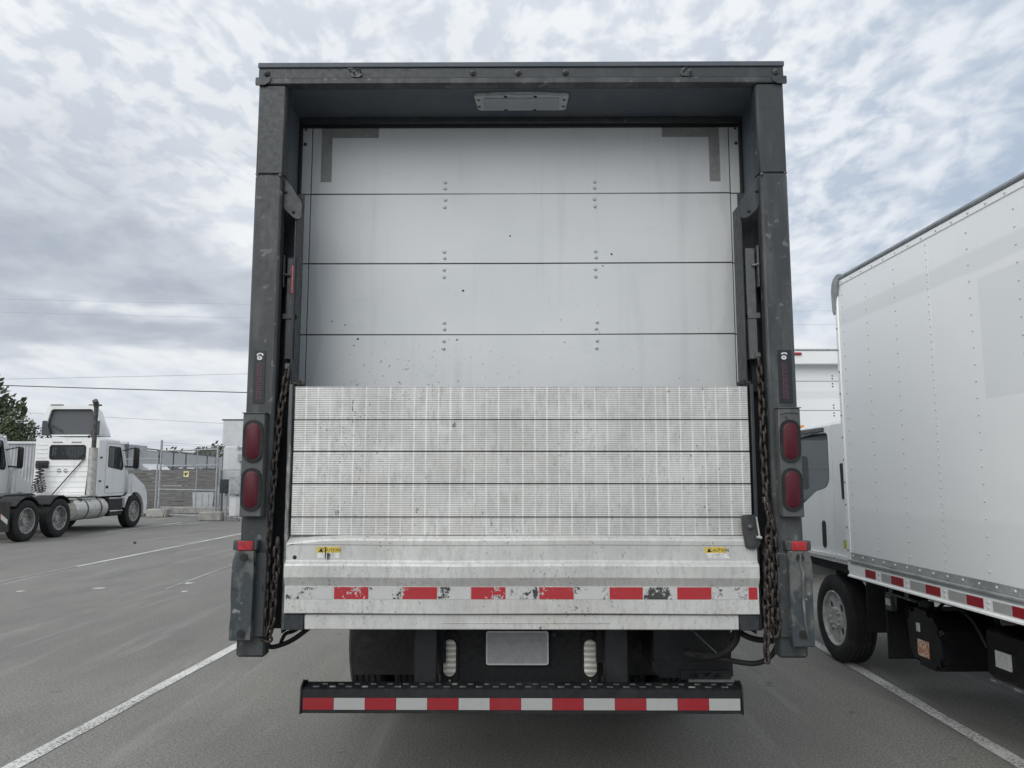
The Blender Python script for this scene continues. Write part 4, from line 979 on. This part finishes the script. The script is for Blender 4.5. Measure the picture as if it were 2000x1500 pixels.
# ------------------------------------------------------------------ highway tractors parked on the left
def tractor(label, loc, rz, fairing=True, roof=2.74, wsz=1.80, rear=True):
    t = thing('truck_tractor', label, 'tractor unit', loc, rz, 'tractor units on the left')
    hw = .97
    # frame
    for s in (-1, 1):
        b = B(); b.box(s*.40, s*.48, -4.15, 2.5, .82, 1.06); b.obj('frame_rail', chassis, t)
    b = B()
    for y in (-4.1, -2.75, -1.2, .2): b.box(-.40, .40, y, y + .12, .84, 1.04)
    b.obj('cross_members', chassis, t)
    for y, q in ((-3.45, .09), (-2.1, .09), (1.85, .06)):
        b = B(); b.cyl((-1, y, .52), (1, y, .52), q, n=10); b.obj('axle', chassis, t)
    b = B(); b.prism([(-3.5, 1.10), (-3.25, 1.16), (-2.2, 1.17), (-2.0, 1.10)], 'x', -.48, .48, .01); b.obj('fifth_wheel', dark_steel, t)
    for s in (-1, 1):
        for y in (-3.45, -2.1):
            wheel(t, (s*1.07, y, .51), .51, .27, s, rim_steel, 'dual')
        wheel(t, (s*1.03, 1.85, .51), .51, .29, s, rim_steel, 'front')
        # fender blade over the drive wheels
        b = B()
        for yc in (-3.45, -2.1):
            pts = [(yc + .60*math.cos(R(a)), .50 + .62*math.sin(R(a))) for a in range(40, 141, 20)]
            b.prism(pts + [(p[0], p[1] - .02) for p in pts[::-1]], 'x', s*.62, s*1.20)
        b.obj('fender', rubber, t)
        b = B(); b.box(s*.66, s*1.22, -4.16, -4.14, .28, 1.0); mf = b.obj('mud_flap', rubber, t)
        for k in range(3):
            b = B(); x0 = s*.70; c_ = tape_white if k % 2 == 0 else tape_red
            b.prism([(s*(.68 + k*.17), .97 - k*.13), (s*(.85 + k*.17), .84 - k*.13), (s*(.85 + k*.17), .72 - k*.13), (s*(.68 + k*.17), .85 - k*.13)], 'y', -4.168, -4.162); b.obj('reflective_tape', c_, mf)
    # cab shell
    bot = 1.02
    side = rpoly([(0, roof - .05), (0, bot), (1.62, bot), (1.72, wsz - .12), (1.45, roof - .30), (1.10, roof - .02)], .06)
    win = rpoly([(.52, roof - .20), (.52, 1.90), (1.36, 1.80), (1.42, 1.95), (1.20, roof - .22)], .06)
    b = B(); b.plate(side, [win], 'x', hw - .03, hw); cabo = b.obj('cab', tractor_white, t)
    b = B(); b.plate(side, [win], 'x', -hw, -hw + .03); b.obj('cab_side', tractor_white, cabo)
    bw = rrect(-.50, .54, roof - .60, roof - .22, .06)
    b = B(); b.plate(rrect(-hw + .005, hw - .005, bot, roof - .05, .05), [bw], 'y', -.005, .025)
    for k in range(6):                                          # pressed ribs
        z = 1.14 + k*.155
        b.box(-hw + .12, hw - .30, -.018, -.006, z, z + .055, .006)
    for k in range(4):
        z = roof - .58 + k*.125
        b.box(-hw + .05, -.60, -.016, -.006, z, z + .05, .006)
    b.obj('cab_back', tractor_white, cabo)
    b = B(); b.plate(rrect(-.53, .57, roof - .63, roof - .19, .08), [rrect(-.48, .52, roof - .58, roof - .24, .05)], 'y', -.022, -.006); b.obj('window_seal', rubber, cabo)
    b = B(); b.plate(bw, [], 'y', .005, .009); b.obj('rear_window', glass, cabo)
    for s in (-1, 1):
        b = B(); b.plate(win, [], 'x', s*(hw - .018), s*(hw - .014)); b.obj('side_window', glass, cabo)
        inn = [(.955 + (p[0]-.955)*.93, roof - .52 + (p[1] - roof + .52)*.93) for p in win]
        b = B(); b.plate(win, [inn], 'x', s*hw, s*(hw + .008)); b.obj('window_seal', rubber, cabo)
        b = B()
        dl = rpoly([(.40, roof - .12), (.40, 1.10), (1.55, 1.10), (1.60, 1.72), (1.24, roof - .12)], .06); c0 = (.98, 1.75)
        dl2 = [(c0[0] + (p[0]-c0[0])*.985, c0[1] + (p[1]-c0[1])*.99) for p in dl]
        b.plate(dl, [dl2], 'x', s*hw, s*(hw + .002)); b.obj('door_gap', rubber, cabo)
        b = B(); b.box(s*hw, s*(hw + .012), .46, .60, 1.25, 1.33, .006); b.obj('door_handle', print_black, cabo)
        b = B(); b.box(s*hw, s*(hw + .03), .08, .16, 1.45, 1.50, .006); b.box(s*hw, s*(hw + .03), .08, .16, 2.15, 2.20, .006); b.obj('grab_handle', print_black, cabo)
    sec = [(-hw, roof - .055), (-hw + .05, roof - .005), (-hw + .25, roof + .02), (hw - .25, roof + .02), (hw - .05, roof - .005), (hw, roof - .055)]
    b = B(); b.loft([[(p[0], y, p[1] + q) for p in sec] for y, q in ((-.004, -.01), (.06, 0), (.8, .01), (1.12, -.02), (1.32, -.12))]); b.obj('cab_roof', tractor_white, cabo)
    b = B(); b.prism([(1.30, roof - .10), (1.72, wsz - .12), (1.74, wsz - .12), (1.32, roof - .10)], 'x', -hw + .06, hw - .06); b.obj('windscreen', glass, cabo)
    for s in (-1, 1):
        b = B(); b.tube([(s*(hw - .03), 1.30, roof - .08), (s*(hw - .03), 1.70, wsz - .12)], .045, 8); b.obj('windscreen_pillar', tractor_white, cabo)
    b = B(); b.box(-hw + .04, hw - .04, .03, 1.6, bot, bot + .08); b.box(-hw + .04, hw - .04, 1.4, 1.65, 1.1, 1.68, .04)
    for x in (-.65, .2): b.box(x, x + .5, .25, .40, 1.3, 2.25, .06); b.box(x, x + .5, .3, .8, 1.25, 1.42, .05)
    b.obj('cab_interior', seat_m, cabo)
    # hood with wheel arches
    arch = [(1.85 + .60*math.cos(R(a)), .52 + .60*math.sin(R(a))) for a in range(12, 169, 13)]
    hs = [(1.64, wsz - .10), (1.64, 1.02), (1.26, .98), (1.26, .65)] + arch[::-1] + [(2.46, .42), (2.62, .40), (2.66, .78), (2.58, 1.12), (2.40, 1.34), (2.05, 1.50)]
    b = B(); b.plate(hs, [], 'x', hw + .06, hw + .20); b.plate(hs, [], 'x', -hw - .20, -hw - .06)
    b.loft([[(-x, y, .75), (-x, y, z - .12), (-x*.8, y, z), (x*.8, y, z), (x, y, z - .12), (x, y, .75)] for y, z, x in ((1.66, wsz - .08, hw + .06), (2.05, wsz - .16, hw + .02), (2.40, wsz - .32, hw - .06), (2.58, wsz - .60, hw - .12))])
    b.obj('hood', tractor_white, t)
    b = B(); b.box(-1.12, 1.12, 2.50, 2.70, .34, .64, .04); b.obj('bumper', tractor_white, t)
    # arch lining
    for s in (-1, 1):
        b = B(); b.prism(arch + [(p[0], p[1] + .02) for p in arch[::-1]], 'x', s*.55, s*1.02); b.obj('wheel_arch', rubber, t)
        # mirror on its arms
        b = B(); b.tube([(s*hw, 1.52, 1.92), (s*(hw + .28), 1.62, 1.90)], .03, 6); b.tube([(s*hw, 1.35, 2.42), (s*(hw + .28), 1.60, 2.52)], .02, 6)
        b.box(s*(hw + .20), s*(hw + .38), 1.56, 1.70, 1.85, 2.52, .05); b.obj('mirror', print_black, t)
        # step and battery box, tank
        b = B(); b.box(s*.62, s*1.14, .42, 1.18, .42, .98, .03); b.obj('step_box', fuel_black, t)
        b = B(); b.box(s*1.10, s*1.18, .45, 1.16, .55, .59, .01); b.box(s*1.10, s*1.16, .42, 1.2, .93, .97, .01); b.obj('step_tread', chrome, t)
        b = B(); b.lathe([(.001, -1.20), (.26, -1.20), (.30, -1.16), (.305, -1.1), (.305, .28), (.30, .34), (.26, .38), (.001, .38)], (s*.86, 0, .68), 'y', 28); ft = b.obj('fuel_tank', alu_tank, t)
        for ya in (-.75, -.05):
            b = B(); b.lathe([(.300, ya), (.309, ya), (.309, ya + .07), (.300, ya + .07)], (s*.86, 0, .68), 'y', 28); b.obj('tank_strap', bolt_m, ft)
        b = B(); b.cyl((s*1.02, -.9, .94), (s*1.05, -.9, .99), .05, n=10); b.obj('filler_cap', bolt_m, ft)
    b = B(); b.box(-.95, 1.0, -.85, -.05, 1.03, 1.07, .01); b.box(.55, 1.0, -1.3, -.1, .96, 1.0); b.obj('deck_plate', chrome, t)
    # exhaust stack
    b = B(); b.cyl((.98, -.32, 1.05), (.98, -.32, 2.45), .125, n=18); st_ = b.obj('exhaust_stack', mat('stack_steel', (.50, .49, .46), .4, .4, (.36, .35, .33), 7), t)
    b = B(); b.cyl((.98, -.32, 2.45), (.98, -.32, 3.68), .065, n=16); b.tube([(.98, -.32, 3.66), (.98, -.34, 3.76), (.98, -.42, 3.84)], .078, 12); b.obj('stack_pipe', mat('stack_dark', (.10, .095, .09), .5, .3, (.05, .047, .045), 9), st_)
    b = B(); b.prism([(.78, 1.05), (.86, 2.3), (.90, 2.3), (.90, 1.05)], 'y', -.30, -.24); b.obj('stack_bracket', dark_steel, st_)
    # air lines, diagonal strap
    r = random.Random(4)
    for k in range(4):
        pts = []; x0 = -.80 + k*.09
        for i in range(70):
            a = i*.9; z = 2.02 - i*.0128
            pts.append((x0 + .06*math.cos(a) + .05*math.sin(i*.09 + k), -.14 - .03*k + .06*math.sin(a), z - .08*math.sin(i/69*math.pi)))
        b = B(); b.tube(pts, .011, 5); b.obj('air_line', rubber if k % 2 else dark_steel, t)
    b = B(); b.tube([(-.32, -.10, 1.06), (.57, -.04, 2.16)], .016, 6); b.obj('diagonal_stay', dark_steel, t)
    for x in (-.20, .0):
        b = B(); b.lathe([(.05, -.02), (.05, -.005), (.03, -.005)], (x, -.012, 1.78 - .04*x), 'y', 12); b.obj('gladhand', dark_steel, t)
    b = B(); b.box(-.92, -.52, -.05, -.006, 1.86, 2.08, .02); b.obj('storage_recess', dark_steel, t)
    if fairing:
        w0, w1, z0, z1 = .88, .74, roof + .08, 3.74
        ol = rpoly([(-w0, z0), (w0, z0), (w0 - .02, z0 + .45), (w1, z1), (-w1, z1), (-w0 + .02, z0 + .45)], .10)
        il = [(p[0]*.86, z0 + .04 + (p[1] - z0)*.84) for p in ol]
        b = B(); b.plate(ol, [il], 'y', .10, .16)
        n = len(ol)
        b.loft([[(p[0], .16, p[1]) for p in ol], [(p[0]*.985, .45, z0 + (p[1]-z0)*.86) for p in ol], [(p[0]*.92, .80, z0 + (p[1]-z0)*.45) for p in ol], [(p[0]*.85, 1.0, z0 + (p[1]-z0)*.08) for p in ol]], cap=False)
        fa = b.obj('roof_fairing', tractor_white, t)
        b = B(); b.plate(il, [], 'y', .20, .22); b.obj('fairing_lining', mat('lining_grey', (.095, .105, .115), .7), fa)
        for s in (-1, 1):
            b = B(); b.prism([(s*.88, z0 + .02), (s*.88, z0 + .46), (s*.74, z0 + .46), (s*.60, z0 + .02)], 'y', .08, .11, .01); b.obj('side_flap', seat_m, fa)
            b = B(); b.box(s*.40, s*.78, .25, .36, z1 + .005, z1 + .05, .015); b.obj('roof_lamp', print_black, fa)
            b = B(); b.box(s*.66, s*.70, .06, .10, roof - .14, z0 + .02, .008); b.box(s*.56, s*.60, .06, .10, roof - .14, z0 + .02, .008); b.box(s*.56, s*.70, .055, .098, roof - .17, roof - .13, .008); b.obj('fairing_bracket', rubber, fa)
        b = B(); b.tube([(-.62, .16, z0 + .34), (-.30, .12, z0 + .16)], .022, 6); b.obj('fairing_strut', dark_steel, fa)
        b = B(); b.box(-.45, -.15, -.02, -.006, roof - .12, roof - .10, .003); b.box(.12, .42, -.02, -.006, roof - .12, roof - .10, .003); b.obj('cab_lamp', dark_steel, cabo)
    return t
tractor('white day cab tractor with roof fairing and tall exhaust stack, left of the gate', (-13.45, 22.95, 0), R(-1))
tractor('white tractor at the left picture edge, only side window and mirror showing', (-16.72, 22.25, 0), R(-1), False, 2.92, 1.98)

# ------------------------------------------------------------------ gate, fence and yard edge on the left
def wire_mesh(b, p0, p1, z0, z1, pitch=.075, r=.0022):
    p0 = Vector((p0[0], p0[1], 0)); p1 = Vector((p1[0], p1[1], 0)); L = (p1 - p0).length; u = (p1 - p0)/L; H = z1 - z0
    n = int((L + H)/pitch)
    for k in range(n):
        s0 = k*pitch
        for sg in (1, -1):
            a0 = max(0, s0 - L); a1 = min(H, s0)
            if a1 <= a0: continue
            xa, xb = s0 - a0, s0 - a1
            if sg < 0: xa, xb = L - xa, L - xb
            A = p0 + u*xa + Vector((0, 0, z0 + a0)); C = p0 + u*xb + Vector((0, 0, z0 + a1))
            b.tube([A, C], r, 3, caps=False)
ga, gb = Vector((-14.45, 31.2, 0)), Vector((-11.25, 28.9, 0)); gu = (gb - ga).normalized()
G = thing('sliding_gate', 'tall galvanised chain-link gate carrying a small yellow sign', 'gate', (0, 0, 0))
for p, h in ((ga, 3.05), (gb, 2.72)):
    b = B(); b.cyl((p.x, p.y, .05), (p.x, p.y, h), .045, n=10); b.dome((p.x, p.y, h), .048, .03, 'z', 1, 8); b.obj('gate_post', galv, G)
for z in (.10, 1.08, 2.02, 2.62):
    b = B(); b.cyl(ga + Vector((0, 0, z)), gb + Vector((0, 0, z)), .027, n=8); b.obj('gate_rail', galv, G)
m_ = ga.lerp(gb, .66)
b = B(); b.cyl((m_.x, m_.y, .1), (m_.x, m_.y, 2.62), .022, n=8); b.obj('gate_stile', galv, G)
b = B(); wire_mesh(b, ga, gb, .10, 2.62); b.obj('wire_mesh', galv, G, kind='stuff')
for k in range(3):
    b = B(); b.cyl(ga + Vector((0, 0, 2.74 + k*.12)), gb + Vector((0, 0, 2.66 + k*.04)), .006, n=4); b.obj('top_wire', galv, G)
sgn = thing('gate_sign', 'small yellow sign hung on the chain-link gate', 'sign', tuple(ga.lerp(gb, .50) + Vector((0, 0, 1.69))), math.atan2(gu.y, gu.x))
b = B(); b.box(-.18, .18, -.055, -.045, -.115, .115, .004); b.obj('sign_board', mat('sign_yellow', (.58, .53, .22), .5, 0, (.66, .63, .38), 20), sgn)
b = B(); b.box(-.10, .03, -.058, -.0555, -.05, .05); b.box(.05, .12, -.058, -.0555, .01, .06); b.obj('sign_print', print_black, sgn)
F = thing('chain_link_fence', 'galvanised chain-link fence running left of the gate behind the tractors', 'fence', (0, 0, 0))
fp = [(-14.62, 31.3), (-17.2, 33.2), (-19.8, 35.1), (-22.4, 37.0), (-25.0, 38.9), (-27.6, 40.8)]
for x, y in fp:
    b = B(); b.cyl((x, y, 0), (x, y, 2.35), .04, n=8); b.tube([(x, y, 2.33), (x + .12, y - .16, 2.65)], .025, 6); b.obj('fence_post', galv, F)
for i in range(5):
    b = B(); b.cyl((*fp[i], 2.32), (*fp[i+1], 2.32), .022, n=6); b.obj('top_rail', galv, F)
b = B()
for i in range(5): wire_mesh(b, fp[i], fp[i+1], .06, 2.3, .10)
b.obj('wire_mesh', galv, F, kind='stuff')
F2 = thing('chain_link_fence', 'galvanised chain-link fence right of the gate, in front of the grey panels', 'fence', (0, 0, 0))
fq = [(-11.08, 28.75), (-9.9, 27.9), (-7.6, 26.9)] + [(-5.0 + 2.6*i, 26.9) for i in range(15)]
for x, y in fq:
    b = B(); b.cyl((x, y, 0), (x, y, 1.9), .038, n=8); b.obj('fence_post', galv, F2)
for i in range(len(fq) - 1):
    for z in (.12, 1.06, 1.85):
        b = B(); b.cyl((*fq[i], z), (*fq[i+1], z), .02, n=6); b.obj('fence_rail', galv, F2)
b = B()
for i in range(len(fq) - 1): wire_mesh(b, fq[i], fq[i+1], .1, 1.85, .085)
b.obj('wire_mesh', galv, F2, kind='stuff')
for (x, y, z, lab) in ((-14.25, 30.85, .0, 'pale concrete footing block under the left gate post'), (-11.15, 28.4, 0, 'pale concrete footing block at the right gate post')):
    b = B(); b.prism([(x - .42, 0), (x + .42, 0), (x + .38, .32), (x - .38, .32)], 'y', y - .28, y + .22, .03); b.obj('concrete_block', concrete, None, label=lab, cat='concrete block', group='gate footings')
# grey sheet panels on posts with cabinets below
S = thing('equipment_screen', 'tall grey sheet-panel screen on posts beside the gate', 'screen', (-11.05, 28.9, 0))
for i in range(4):
    for j, (z0, z1) in enumerate(((1.42, 2.70), (2.73, 3.70))):
        x0 = i*.86 - (.06 if j else 0)
        b = B(); b.box(x0 + .015, x0 + .845, .0, .04, z0, z1, .006); b.obj('panel', panel_grey, S)
b = B(); b.box(-.10, 3.50, -.02, .06, 3.705, 3.75, .005); b.obj('top_cap', dark_steel, S)
for i in range(5):
    b = B(); b.box(i*.86 - .03, i*.86 + .03, .045, .10, 0, 3.70, .004); b.obj('post', bolt_m, S)
b = B(); b.tube([(1.02 + .13*math.cos(k*math.pi/7), -.06, 3.42 + .17*math.sin(k*math.pi/7)) for k in range(14)], .022, 6, closed=True); b.obj('cable_coil', rubber, S)
b = B(); b.tube([(.55, -.08, 2.68), (.95, -.08, 2.68), (.95, -.08, 2.2), (.75, -.10, 2.1), (.72, -.10, 1.1)], .03, 6); b.box(.60, .84, -.16, -.02, 2.15, 2.45, .02); b.obj('conduit', mat('conduit_grey', (.30, .31, .33), .5), S)
b = B(); b.cyl((.55, -.10, 2.64), (.55, -.10, 2.74), .06, n=10); b.obj('lamp_globe', decal_white, S)
for x, y, z0, z1, wd, lab, mt in ((-10.20, 28.2, .95, 1.62, .55, 'upper grey metal cabinet mounted below the sheet panels', galv), (-10.15, 28.3, .16, .90, .62, 'pale metal cabinet standing on the ground under the sheet panels', white_wall), (-10.68, 28.35, 1.0, 1.50, .34, 'dark meter box left of the metal cabinets', dark_steel)):
    o = thing('utility_cabinet', lab, 'cabinet', (x, y, 0))
    b = B(); b.box(-wd/2, wd/2, -.15, .15, z0, z1, .01); b.obj('cabinet_body', mt, o)
    b = B(); b.box(-wd/2 + .03, wd/2 - .03, -.163, -.151, z0 + .03, z1 - .03, .004); b.obj('cabinet_door', mt, o)
    b = B(); b.box(wd/2 - .09, wd/2 - .06, -.185, -.1635, (z0 + z1)/2 - .06, (z0 + z1)/2 + .06, .004); b.obj('handle', print_black, o)
    if z0 > .2:
        b = B(); b.box(-.04, .04, .02, .08, 0, z0); b.obj('stand', galv, o)
# boundary wall behind: dark boarding below, grey panels with dark posts above
BW = thing('boundary_wall', 'long boundary wall with weathered boards below and grey panels above', 'wall', (-20.5, 39.5, 0), math.atan2(24.5, -3.9))
for k in range(10):
    b = B(); b.box(-2, 34, .0 + .004*(k % 2), .05, .05 + k*.205, .05 + k*.205 + .190, .006); b.obj('board', wood_dark, BW)
for i in range(12):
    b = B(); b.box(i*3 - 1.93, i*3 + .93, .0, .06, 2.16, 3.08, .006); b.obj('panel', panel_grey, BW)
    b = B(); b.box(i*3 - 2.07, i*3 - 1.94, -.05, .12, 0, 3.12, .008); b.obj('post', dark_steel, BW)
b = B(); b.box(-2.1, 34, -.06, .12, 3.125, 3.18, .01); b.obj('coping', dark_steel, BW)
# boarded bank right behind the gate
BF = thing('board_fence', 'dark weathered board fence standing behind the chain-link gate', 'fence', (-23.0, 37.6, 0), R(-9))
for k in range(10):
    b = B(); b.box(0, 15.5, .0 + .01*(k % 2), .05, .05 + k*.185, .05 + k*.185 + .168, .006); b.obj('board', wood_dark, BF)
for i in range(7):
    b = B(); b.box(i*2.4, i*2.4 + .12, .06, .18, 0, 1.95, .008); b.obj('post', wood_dark, BF)
# white van behind the tractor's hood
VN = thing('parked_van', 'white van behind the board fence, only its roof showing above the boards', 'van', (-19.4, 39.6, 0), R(-12))
vs = rpoly([(-2.3, .45), (2.2, .45), (2.35, .75), (2.3, 1.05), (1.75, 1.22), (1.15, 1.95), (.7, 2.22), (-2.2, 2.25), (-2.35, 2.0), (-2.35, .6)], .12)
vw = rpoly([(.25, 1.85), (.25, 1.3), (1.45, 1.3), (1.0, 1.85)], .06)
b = B(); b.prism([(p[0], p[1]) for p in vs], 'y', -.88, .88, .06); vb = b.obj('body', tractor_white, VN)
for s in (-1, 1):
    b = B(); b.prism(vw, 'y', s*.879, s*.887); b.obj('side_window', print_black, vb)
b = B(); b.prism([(1.22, 1.90), (1.76, 1.26), (1.80, 1.28), (1.26, 1.92)], 'y', -.74, .74); b.obj('windscreen', print_black, vb)
for x in (-1.5, 1.55):
    for s in (-1, 1):
        b = B(); b.lathe([(.18, -.1), (.2, -.11), (.31, -.10), (.34, -.07), (.34, .07), (.31, .10), (.2, .11), (.18, .1)], (x, s*.82, .34), 'y', 22); wv_ = b.obj('wheel', tyre_m, VN)
        b = B(); b.lathe([(.19, s*.06), (.12, s*.08), (.05, s*.11), (.001, s*.11)], (x, s*.82, .34), 'y', 18); b.obj('hub', galv, wv_)
# grey container between the tractors
CT = thing('shipping_container', 'pale grey container standing behind the two tractors', 'container', (-25.0, 37.0, 0), R(4))
b = B(); pts = []
for k in range(40):
    x = k*.15; pts += [(x, 0), (x + .05, .05), (x + .10, .05)]
loopb = [(p[0], p[1]) for p in pts] + [(6.0, 0), (6.0, 2.4), (0, 2.4)]
b.prism(loopb, 'z', .15, 3.15); cb_ = b.obj('corrugated_body', mat('container_grey', (.46, .47, .48), .6, 0, (.38, .39, .40), 1.5), CT)
b = B(); b.box(-.05, 6.05, -.05, .06, 3.155, 3.27, .01); b.box(-.05, 6.05, -.05, .06, .05, .145, .01); b.obj('side_rail', white_wall, cb_)
for x in (-.05, 5.92):
    b = B(); b.box(x, x + .13, -.06, .10, .146, 3.154, .01); b.obj('corner_post', bolt_m, cb_)
# far white buildings and trees along the skyline
for i, (x, y, wd, h, lab) in enumerate(((-53, 128, 9, 5.6, 'far flat white warehouse on the skyline right of the gate'), (-66, 140, 10, 5.5, 'far pale warehouse on the skyline above the boundary wall'))):
    o = thing('warehouse', lab, 'building', (x, y, 0))
    b = B(); b.box(0, wd, 0, 12, 0, h, .05); b.obj('wall', white_wall, o)
    b = B(); b.box(-.3, wd + .3, -.3, 12.3, h, h + .4, .03); b.obj('roof_edge', panel_grey, o)
    for k in range(3):
        b = B(); b.box(wd*(.15 + k*.3), wd*(.15 + k*.3) + 1.2, -.04, -.001, h - 2.2, h - 1.2); b.obj('window', print_black, o)
def tree(name, label, x, y, h, cr, seed, nl=1500, ls=.16, group=None):
    r = random.Random(seed); t = thing(name, label, 'tree', (x, y, 0), 0, group)
    b = B(); th = h*.45
    b.tube([(0, 0, 0), (.05, .02, th*.5), (-.03, .05, th), (.05, 0, h*.8)], [h*.035, h*.028, h*.02, h*.006], 8)
    cl = []
    for k in range(9):
        a = r.uniform(0, 6.28); q = r.uniform(.35, .8)*cr; z = r.uniform(.50, .90)*h
        e = Vector((q*math.cos(a), q*math.sin(a), z)); b.tube([(0, 0, th*r.uniform(.6, 1)), tuple(e*.55 + Vector((0, 0, z*.12))), tuple(e)], [h*.014, h*.009, h*.003], 5)
        cl.append((e, r.uniform(.34, .58)*cr))
    for k in range(8):
        a = r.uniform(0, 6.28); q = r.uniform(.1, .75)*cr; cl.append((Vector((q*math.cos(a), q*math.sin(a), h*r.uniform(.55, .95))), r.uniform(.28, .5)*cr))
    b.obj('trunk', bark, t)
    b = B()
    for k in range(nl):
        c, q = r.choice(cl)
        d_ = Vector((r.gauss(0, 1), r.gauss(0, 1), r.gauss(0, .8))).normalized()*q*(r.random()**.45)
        p = c + d_; s_ = ls*r.uniform(.6, 1.4)
        n_ = Vector((r.gauss(0, 1), r.gauss(0, 1), r.gauss(0, 1))).normalized(); u = n_.orthogonal().normalized(); v = n_.cross(u)
        b.face([p - u*s_ , p + v*s_*.5, p + u*s_, p - v*s_*.5])
    b.obj('crown', leaf, t)
    return t
tree('broadleaf_tree', 'dark green tree rising behind the tractors at the left edge', -30.5, 46.0, 5.2, 2.3, 5, 4600, .10)
tree('broadleaf_tree', 'larger green tree outside the left picture edge', -36.0, 50.0, 8.0, 3.4, 6, 3000, .24)
for i in range(9):
    x = -58 + i*3.9; tree('skyline_tree', ('first', 'second', 'third', 'fourth', 'fifth', 'sixth', 'seventh', 'eighth', 'ninth')[i] + ' from the left of the small far trees on the skyline', x*1.02, 118 + (i*37 % 11), 5.2 + (i*29 % 7)*.33, 2.4, 20 + i, 420, .34, 'skyline trees')
# weeds along the fence foot
b = B(); r = random.Random(12)
for k in range(900):
    t_ = r.random(); q = Vector((-14.1, 30.9, 0)).lerp(Vector((-19, 34.6, 0)), t_) + Vector((r.gauss(0, .22), r.gauss(0, .22), 0)); h = r.uniform(.08, .5)*(1 - .4*t_); a = r.uniform(0, 6.28); wd = r.uniform(.012, .03)
    u = Vector((math.cos(a), math.sin(a), 0)); tip = q + Vector((r.gauss(0, .10), r.gauss(0, .10), h))
    b.face([q - u*wd, q + u*wd, tip])
b.obj('weeds', weed, None, label='green weeds growing along the foot of the fence', cat='weeds', kind='stuff')
# overhead wires and their poles
poles = []
for x, lab in ((-62, 'tall wooden utility pole outside the left edge'), (58, 'tall wooden utility pole outside the right edge')):
    o = thing('utility_pole', lab, 'pole', (x, 60, 0)); b = B(); b.cyl((0, 0, 0), (0, 0, 17.2), .17, .12, 10); b.obj('shaft', wood_pole, o)
    for z in (9.2, 14.6, 16.2):
        b = B(); b.box(-.06, .06, -1.2, 1.2, z, z + .12, .01); b.obj('crossarm', wood_pole, o)
def span(lab, x0, z0, x1, z1, sag, y, r, m=wire_p):
    b = B(); b.tube([(x0 + (x1 - x0)*k/40, y, z0 + (z1 - z0)*k/40 - sag*4*(k/40)*(1 - k/40)) for k in range(41)], r, 5)
    b.obj('overhead_wire', m, None, label=lab, cat='wire', group='overhead wires')
span('topmost faint wire across the left sky', -62, 16.3, 58, 14.6, .6, 60, .010)
span('second faint wire from the top across the left sky', -62, 15.4, 58, 13.7, .7, 60.6, .010)
span('thin pale wire just above the thick dark one', -62, 8.9, 58, 12.4, .5, 60.3, .018)
span('thick dark wire crossing the left sky above the tractor', -62, 9.45, 58, 7.0, .6, 59.7, .036, wire_m)
span('lowest thin wire running down towards the grey panels', -62, 7.9, 58, 2.0, .3, 60.9, .016)
# odd stones on the asphalt
for x, y, q, lab in ((-9.28, 18.9, .038, 'dark stone lying on the asphalt near the tractor'), (-6.9, 9.4, .018, 'tiny dark pebble on the asphalt at the far left')):
    b = B(); bmesh.ops.create_icosphere(b.bm, subdivisions=1, radius=q)
    for v_ in b.bm.verts: v_.co *= rnd.uniform(.75, 1.15)
    b.xform(Matrix.Translation((x, y, q*.6)) @ Matrix.Diagonal((1.2, 1, .75, 1))); b.obj('stone', stone, None, label=lab, cat='stone')

# clutter in the yard behind the gate
kb = B(); kb.box(-15.6, -8.0, 33.2, 33.5, 0, .30, .04); kb.obj('concrete_kerb', concrete, None, label='long pale concrete kerb lying behind the chain-link gate', cat='kerb')
for x, y, h, wd, m_k, lab in ((-12.6, 34.0, 1.25, .9, galv, 'tall pale grey bin behind the right half of the gate'), (-13.75, 34.1, .95, .8, panel_grey, 'low pale crate behind the left half of the gate')):
    o = thing('storage_bin', lab, 'bin', (x, y, 0), R(8))
    b = B(); b.prism([(-wd/2, .06), (wd/2, .06), (wd/2 + .05, h), (-wd/2 - .05, h)], 'y', -.35, .35, .02); b.obj('bin_body', m_k, o)
    b = B(); b.box(-wd/2 - .08, wd/2 + .08, -.40, .40, h + .002, h + .06, .015); b.obj('bin_lid', dark_steel, o)
    for k in range(3):
        b = B(); b.box(-wd/2 + .05 + k*wd*.33, -wd/2 + .10 + k*wd*.33, -.375, -.351, .15, h - .1, .005); b.obj('rib', m_k, o)
